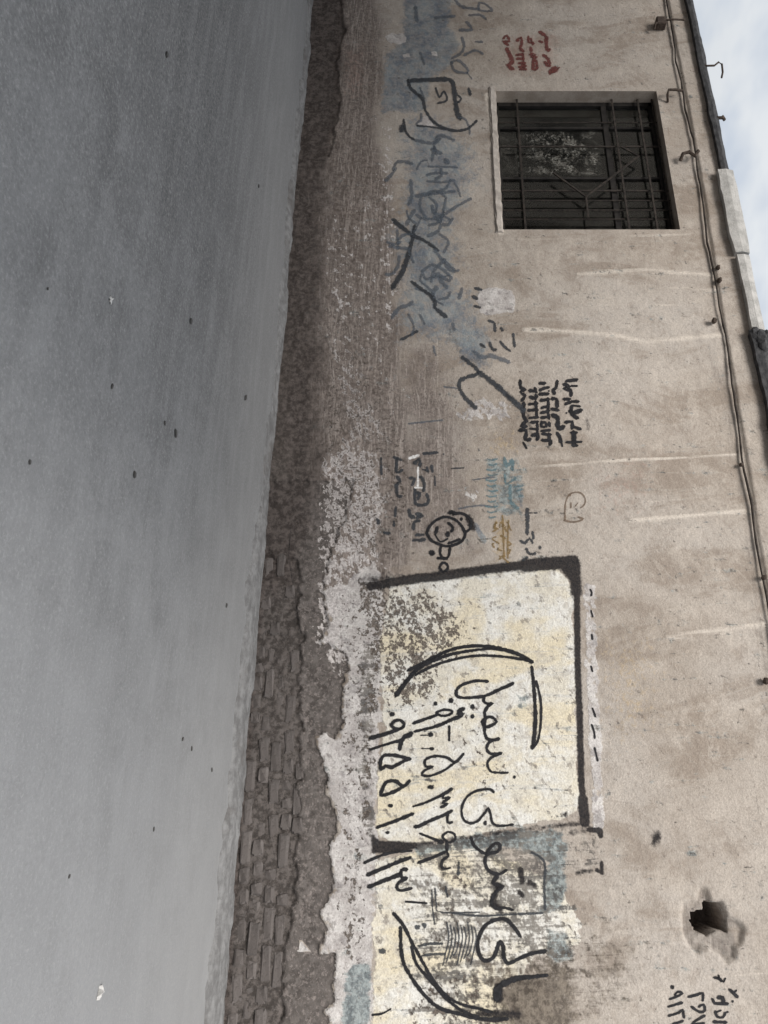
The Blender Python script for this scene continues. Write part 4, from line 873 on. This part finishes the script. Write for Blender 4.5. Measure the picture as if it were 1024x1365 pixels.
for x in XS[1:3]:
    bm = bmesh.new(); bar(bm, (x, WZ0 + .05), (x, zt - .028), .026, (DEP - .012, DEP + .022)); wpart('mullion', bm, FR)
    bm = bmesh.new(); bar(bm, (x, zt + .028), (x, WZ1 - .05), .026, (DEP - .012, DEP + .022)); wpart('mullion', bm, FR)
# grille of flat iron standing in front of the frame
GY = (0.088, 0.102)
def gp(x, y): a, b = on_wall(x, y, .095); return float(a), float(b)
for z_ in (gp(864, 225)[1], gp(884, 225)[1], gp(698, 265)[1], gp(828, 225)[1]):
    bm = bmesh.new(); bar(bm, (WX0 + .002, z_), (WX1 - .002, z_), .018, GY); wpart('bar', bm, IRON)
for y_, w in ((194, .016), (253, .020), (162, .010), (266, .010), (279, .011), (291, .011)):
    X = gp(750, y_)[0]; bm = bmesh.new(); bar(bm, (X, WZ0 + .002), (X, WZ1 - .002), w, (.104, .114)); wpart('bar', bm, IRON)
for a, b in (((851, 210), (781, 264)), ((781, 264), (784, 292)), ((827, 197), (851, 210)), ((737, 232), (781, 264))):
    bm = bmesh.new(); bar(bm, gp(*a), gp(*b), .016, (.073, .086)); wpart('ornament_bar', bm, IRON)
# reveal, sill and dark room
def strip_box(name, mat, x0, x1, y0, y1, z0, z1):
    bm = bmesh.new(); box(bm, x0, x1, y0, y1, z0, z1); return wpart(name, bm, mat)
strip_box('reveal', REV, WX0 - .06, WX0, .002, .30, WZ0 - .06, WZ1 + .06); strip_box('reveal', REV, WX1, WX1 + .06, .002, .30, WZ0 - .06, WZ1 + .06)
strip_box('reveal', REV, WX0, WX1, .002, .30, WZ1, WZ1 + .06)
bm = bmesh.new(); box(bm, WX0 - .05, WX1 + .04, -.022, .13, WZ0 - .055, WZ0 + .012)
bmesh.ops.subdivide_edges(bm, edges=[e for e in bm.edges if abs(e.verts[0].co.x - e.verts[1].co.x) > 1], cuts=40)
bmesh.ops.bevel(bm, geom=[e for e in bm.edges if abs(e.verts[0].co.x - e.verts[1].co.x) > .01], offset=.012, segments=2, affect='EDGES')
rq = random.Random(3)
for v in bm.verts: v.co += Vector((0, rq.uniform(-.004, .004), rq.uniform(-.005, .005)))
wpart('sill', bm, SILL)
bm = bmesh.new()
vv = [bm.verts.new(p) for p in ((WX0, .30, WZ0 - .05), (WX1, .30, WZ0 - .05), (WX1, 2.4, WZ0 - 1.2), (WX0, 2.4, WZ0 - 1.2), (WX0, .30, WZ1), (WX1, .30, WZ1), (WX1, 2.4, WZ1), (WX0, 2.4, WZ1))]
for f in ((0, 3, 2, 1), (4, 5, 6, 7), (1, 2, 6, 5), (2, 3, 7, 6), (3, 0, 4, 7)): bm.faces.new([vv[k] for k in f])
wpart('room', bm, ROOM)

# ------------------------------------------------------------------ roof edge
FELT = simple('bitumen_felt', (0.030, 0.031, 0.034), (0.085, 0.085, 0.088), 18, .8, .008, stretch=(1, 1, 2))
CEM = simple('pale_cement', (0.33, 0.325, 0.31), (0.52, 0.51, 0.49), 10, .92, .012)
def edge_strip(name, mat, xa, xb, zlo, zhi, out, seed, rag=.02, sag=None):
    xs = np.arange(xa, xb + .001, .03); v = []; f = []
    lo = zlo + (fbm(xs * 4, xs * 0, seed, 4) - .5) * 2 * rag; hi = zhi + (fbm(xs * 3, xs * 0, seed + 5, 4) - .5) * 2 * rag
    if sag is not None: lo = lo + sag(xs)
    o1 = out + (fbm(xs * 5, xs * 0, seed + 9, 3) - .5) * .02
    for k, x in enumerate(xs):
        v += [(x, -.045, lo[k]), (x, -o1[k], lo[k]), (x, -o1[k] - .006, (lo[k] + hi[k]) / 2), (x, -o1[k] + .012, hi[k]), (x, .25, hi[k] + .01), (x, .25, hi[k] - .06)]
    n = 6
    for k in range(len(xs) - 1):
        for j in range(n): f.append((k * n + j, k * n + (j + 1) % n, (k + 1) * n + (j + 1) % n, (k + 1) * n + j))
    f.append(tuple(range(n))[::-1]); f.append(tuple((len(xs) - 1) * n + j for j in range(n)))
    return adopt(mesh_obj(name, v, f, mat))
XA = float(on_wall(968, 238)[0]); XB = float(on_wall(990, 449)[0])
edge_strip('roof_felt', FELT, X0B + .05, XA + .25, 4.045, 4.125, .066, 101, .016)
edge_strip('cement_cap', CEM, XA - .03, float(on_wall(985, 345)[0]), 4.00, 4.15, .078, 111, .018)
edge_strip('cement_cap', CEM, float(on_wall(985, 345)[0]) + .012, XB, 4.025, 4.135, .070, 121, .008)
edge_strip('roof_felt', FELT, XB + .01, X1B - .05, 4.005, 4.15, .085, 131, .024)
# torn tar lumps where the felt begins again
rq = random.Random(12)
for (x, y, r) in ((1001, 452, .055), (1007, 457, .07), (1016, 455, .05), (1012, 466, .06)):
    X, Z = on_wall(x, y); bm = bmesh.new(); bmesh.ops.create_icosphere(bm, subdivisions=2, radius=r)
    for v in bm.verts: v.co = Vector((v.co.x * 1.2, v.co.y * .7, v.co.z * .8)) * (1 + rq.uniform(-.28, .28)) + Vector((float(X), -.075, float(Z)))
    adopt(bm_obj('tar_lump', bm, FELT))

# ------------------------------------------------------------------ cable under the roof edge
BLACKP = simple('old_black_rubber', (0.020, 0.017, 0.015), (0.060, 0.048, 0.040), 40, .7, .001)
RUST = simple('rust_brown_metal', (0.045, 0.034, 0.028), (0.10, 0.075, 0.06), 40, .8, .002)
cxs = np.arange(-15.5, 6.2, .10)
def cy(X): return -(wall_height(np.array([X]), cable_z(np.array([X])))[0]) - .024
cab = empty('cable', (-4, -.04, 3.8)); tag(cab, 'thin dark cable clipped along the wall below the roof edge', 'cable')
def cadopt(o): o.parent = cab; o.matrix_parent_inverse = Matrix.Translation((4, .04, -3.8)); return o
bm = bmesh.new()
tube(bm, [(float(x), float(cy(x)) - .004 * math.sin(x * 7), float(cable_z(x)) + .010 * math.sin(x * 2.9) + .006 * math.sin(x * 8.1 + 1) + rq.uniform(-.005, .005)) for x in cxs], [.0085 * (1 + rq.uniform(-.25, .35)) for x in cxs], 8)
cadopt(bm_obj('cable_run', bm, BLACKP, smooth=True))
def at(x, y, d=-.05): X, Z = on_wall(x, y, d); return float(X), float(Z)
X, Z = at(881, 30); bm = bmesh.new(); box(bm, X - .055, X + .055, -.085, .0, Z - .05, Z + .05); bevel_all(bm, .008)
cadopt(bm_obj('junction_box', bm, RUST))
bm = bmesh.new(); tube(bm, [(X, -.07, Z), (X + .01, -.09, Z + .12), (X + .01, -.085, Z + .24)], .010, 6); tube(bm, [(X + .02, -.07, Z), (X + .05, -.075, Z - .07), (X + .10, -.04, Z - .08)], .012, 6); cadopt(bm_obj('bracket', bm, RUST))
X, Z = at(900, 122); bm = bmesh.new(); tube(bm, [(X, -.06, Z + .07), (X, -.07, Z), (X, -.07, Z - .07), (X + .05, -.06, Z - .085), (X + .09, .0, Z - .07)], .013, 6); cadopt(bm_obj('bracket', bm, RUST))
X, Z = at(918, 207); bm = bmesh.new(); tube(bm, [(X + .05, -.03, Z - .08), (X, -.07, Z - .06), (X - .01, -.08, Z), (X + .03, -.07, Z + .05), (X - .03, -.075, Z + .09)], .018, 6); cadopt(bm_obj('bracket', bm, RUST))
for x, y, r in ((957, 357, .020), (959, 374, .022), (952, 428, .024), (1018, 770, .020), (988, 620, .016), (1021, 908, .022)):
    X, Z = at(x, y, -.03); bm = bmesh.new(); bmesh.ops.create_icosphere(bm, subdivisions=2, radius=r)
    for v in bm.verts: v.co = Vector((v.co.x * 1.1, v.co.y * 1.3, v.co.z)) * (1 + rq.uniform(-.15, .15)) + Vector((X, -.035, Z))
    cadopt(bm_obj('clip', bm, RUST))
# bent rods on the roof edge
def rod(name, pts, r, label):
    bm = bmesh.new(); tube(bm, pts, r, 7); o = bm_obj(name, bm, RUST, smooth=True); tag(o, label, 'rod'); return o
X, Z = at(941, 88)
rod('bent_rod', [(X, -.05, 4.06), (X, -.055, 4.20), (X - .05, -.055, 4.25), (X - .02, -.055, 4.28), (X + .10, -.055, 4.27), (X + .17, -.05, 4.25)], .010, 'bent thin rod hooking up from the far dark roof edge')
X, Z = at(955, 157)
rod('bolt_stub', [(X, -.05, 4.07), (X, -.05, 4.165), (X - .02, -.05, 4.17), (X + .03, -.05, 4.185)], .016, 'short stubby bolt standing on the dark roof felt edge')

# ------------------------------------------------------------------ unseen house added behind the camera to shade the far road and wall
HX0, HX1, HY0, HY1, HH = -30.0, -0.7, -15.0, -7.0, 7.2
hs = empty('building', (-15.8, -10.7, 0)); tag(hs, 'plain plastered house added unseen behind the camera to shade road and wall', 'building')
def hpart(name, x0, x1, y0, y1, z0, z1, mat):
    bm = bmesh.new(); box(bm, x0, x1, y0, y1, z0, z1); o = bm_obj(name, bm, mat); o.parent = hs; o.matrix_parent_inverse = Matrix.Translation((15.8, 10.7, 0)); return o
hpart('wall', HX0, HX1, HY0, HY1, -.05, HH, PLAIN); hpart('shade_storey', HX0 + .02, -6.2, HY0 + .02, HY1 - .02, HH + .001, 10.2, PLAIN); hpart('parapet', -6.18, HX1 + .1, HY1 - .2, HY1 + .12, HH + .001, HH + .25, PLAIN)  # taller block added to shade the far end of the wall
for fl in range(2):
    for k in range(6):
        x = HX1 - 2.2 - k * 3.9
        if fl == 0 and k == 2: hpart('door', x - .6, x + .6, HY1, HY1 + .05, .0, 2.2, FR); continue
        hpart('window', x - .7, x + .7, HY1, HY1 + .04, 1.0 + fl * 2.7, 2.3 + fl * 2.7, FR); hpart('sill', x - .85, x + .85, HY1, HY1 + .14, 0.9 + fl * 2.7, 0.99 + fl * 2.7, SILL)

# ------------------------------------------------------------------ pebbles and litter on the road
STONE = simple('dark_stone', (0.06, 0.058, 0.056), (0.15, 0.146, 0.14), 40, .9, .004)
PAPER = simple('dirty_paper', (0.52, 0.51, 0.49), (0.74, 0.73, 0.71), 30, .85, .002)
rp = random.Random(21)
def peb_mesh(k):
    bm = bmesh.new(); bmesh.ops.create_icosphere(bm, subdivisions=2, radius=1.0)
    for v in bm.verts: v.co = Vector((v.co.x, v.co.y * .75, v.co.z * .5)) * (1 + rp.uniform(-.14, .14))
    me = bpy.data.meshes.new('pebble'); bm.to_mesh(me); bm.free(); me.materials.append(STONE); return me
PEB = [peb_mesh(k) for k in range(4)]
for (x, y, r) in ((222, 73, 5), (257, 428, 5), (152, 515, 4), (222, 564, 3.6), (236, 578, 5), (327, 530, 4), (182, 633, 5), (41, 616, 4), (345, 248, 3),
                  (302, 807, 3.4), (246, 985, 3.4), (258, 998, 3), (284, 1026, 3), (205, 1105, 3), (90, 1168, 3.4), (65, 385, 3)):
    gx_, gy_ = on_ground(x, y); zc = -SN * gx_ + CS * (gy_ + CAM_D)
    s = r * .80 * zc / F_PX
    o = bpy.data.objects.new('pebble', rp.choice(PEB)); COL.objects.link(o)
    o.location = (gx_, gy_, float(road_z(np.array([gx_]), np.array([gy_]))[0]) + s * .33); o.scale = (s * rp.uniform(1.0, 1.7), s, s); o.rotation_euler = (0, 0, rp.uniform(-.5, .5))
    tag(o, 'small dark pebble lying on the grey road', 'pebble', 'dark pebbles scattered on the road')
def scrap(x, y, size, seed, label, z0=0.0):
    r = random.Random(seed); gx_, gy_ = on_ground(x, y); n = 5; v = []; f = []
    zb = float(road_z(np.array([gx_]), np.array([gy_]))[0]) + z0
    for i in range(n):
        for j in range(n):
            v.append(((i / (n - 1) - .5) * size + r.uniform(-.1, .1) * size, (j / (n - 1) - .5) * size * .8 + r.uniform(-.1, .1) * size, abs(r.gauss(0, .16)) * size))
    mz = min(p[2] for p in v); v = [(a + gx_, b + gy_, c - mz + zb + .001) for a, b, c in v]
    for i in range(n - 1):
        for j in range(n - 1):
            if (i, j) in ((0, 0), (n - 2, n - 2)) : continue
            f.append((i * n + j, (i + 1) * n + j, (i + 1) * n + j + 1, i * n + j + 1))
    o = mesh_obj('paper_scrap', v, f, PAPER); md = o.modifiers.new('thick', 'SOLIDIFY'); md.thickness = .0012
    tag(o, label, 'litter'); return o
scrap(150, 400, .035, 1, 'tiny pale scrap of litter out on the open grey road')
scrap(132, 1322, .045, 2, 'crumpled white paper scrap on the pale near stretch of road')
scrap(359, 816, .050, 3, 'small white scrap caught on the kerb strip by the brick foot', .03)
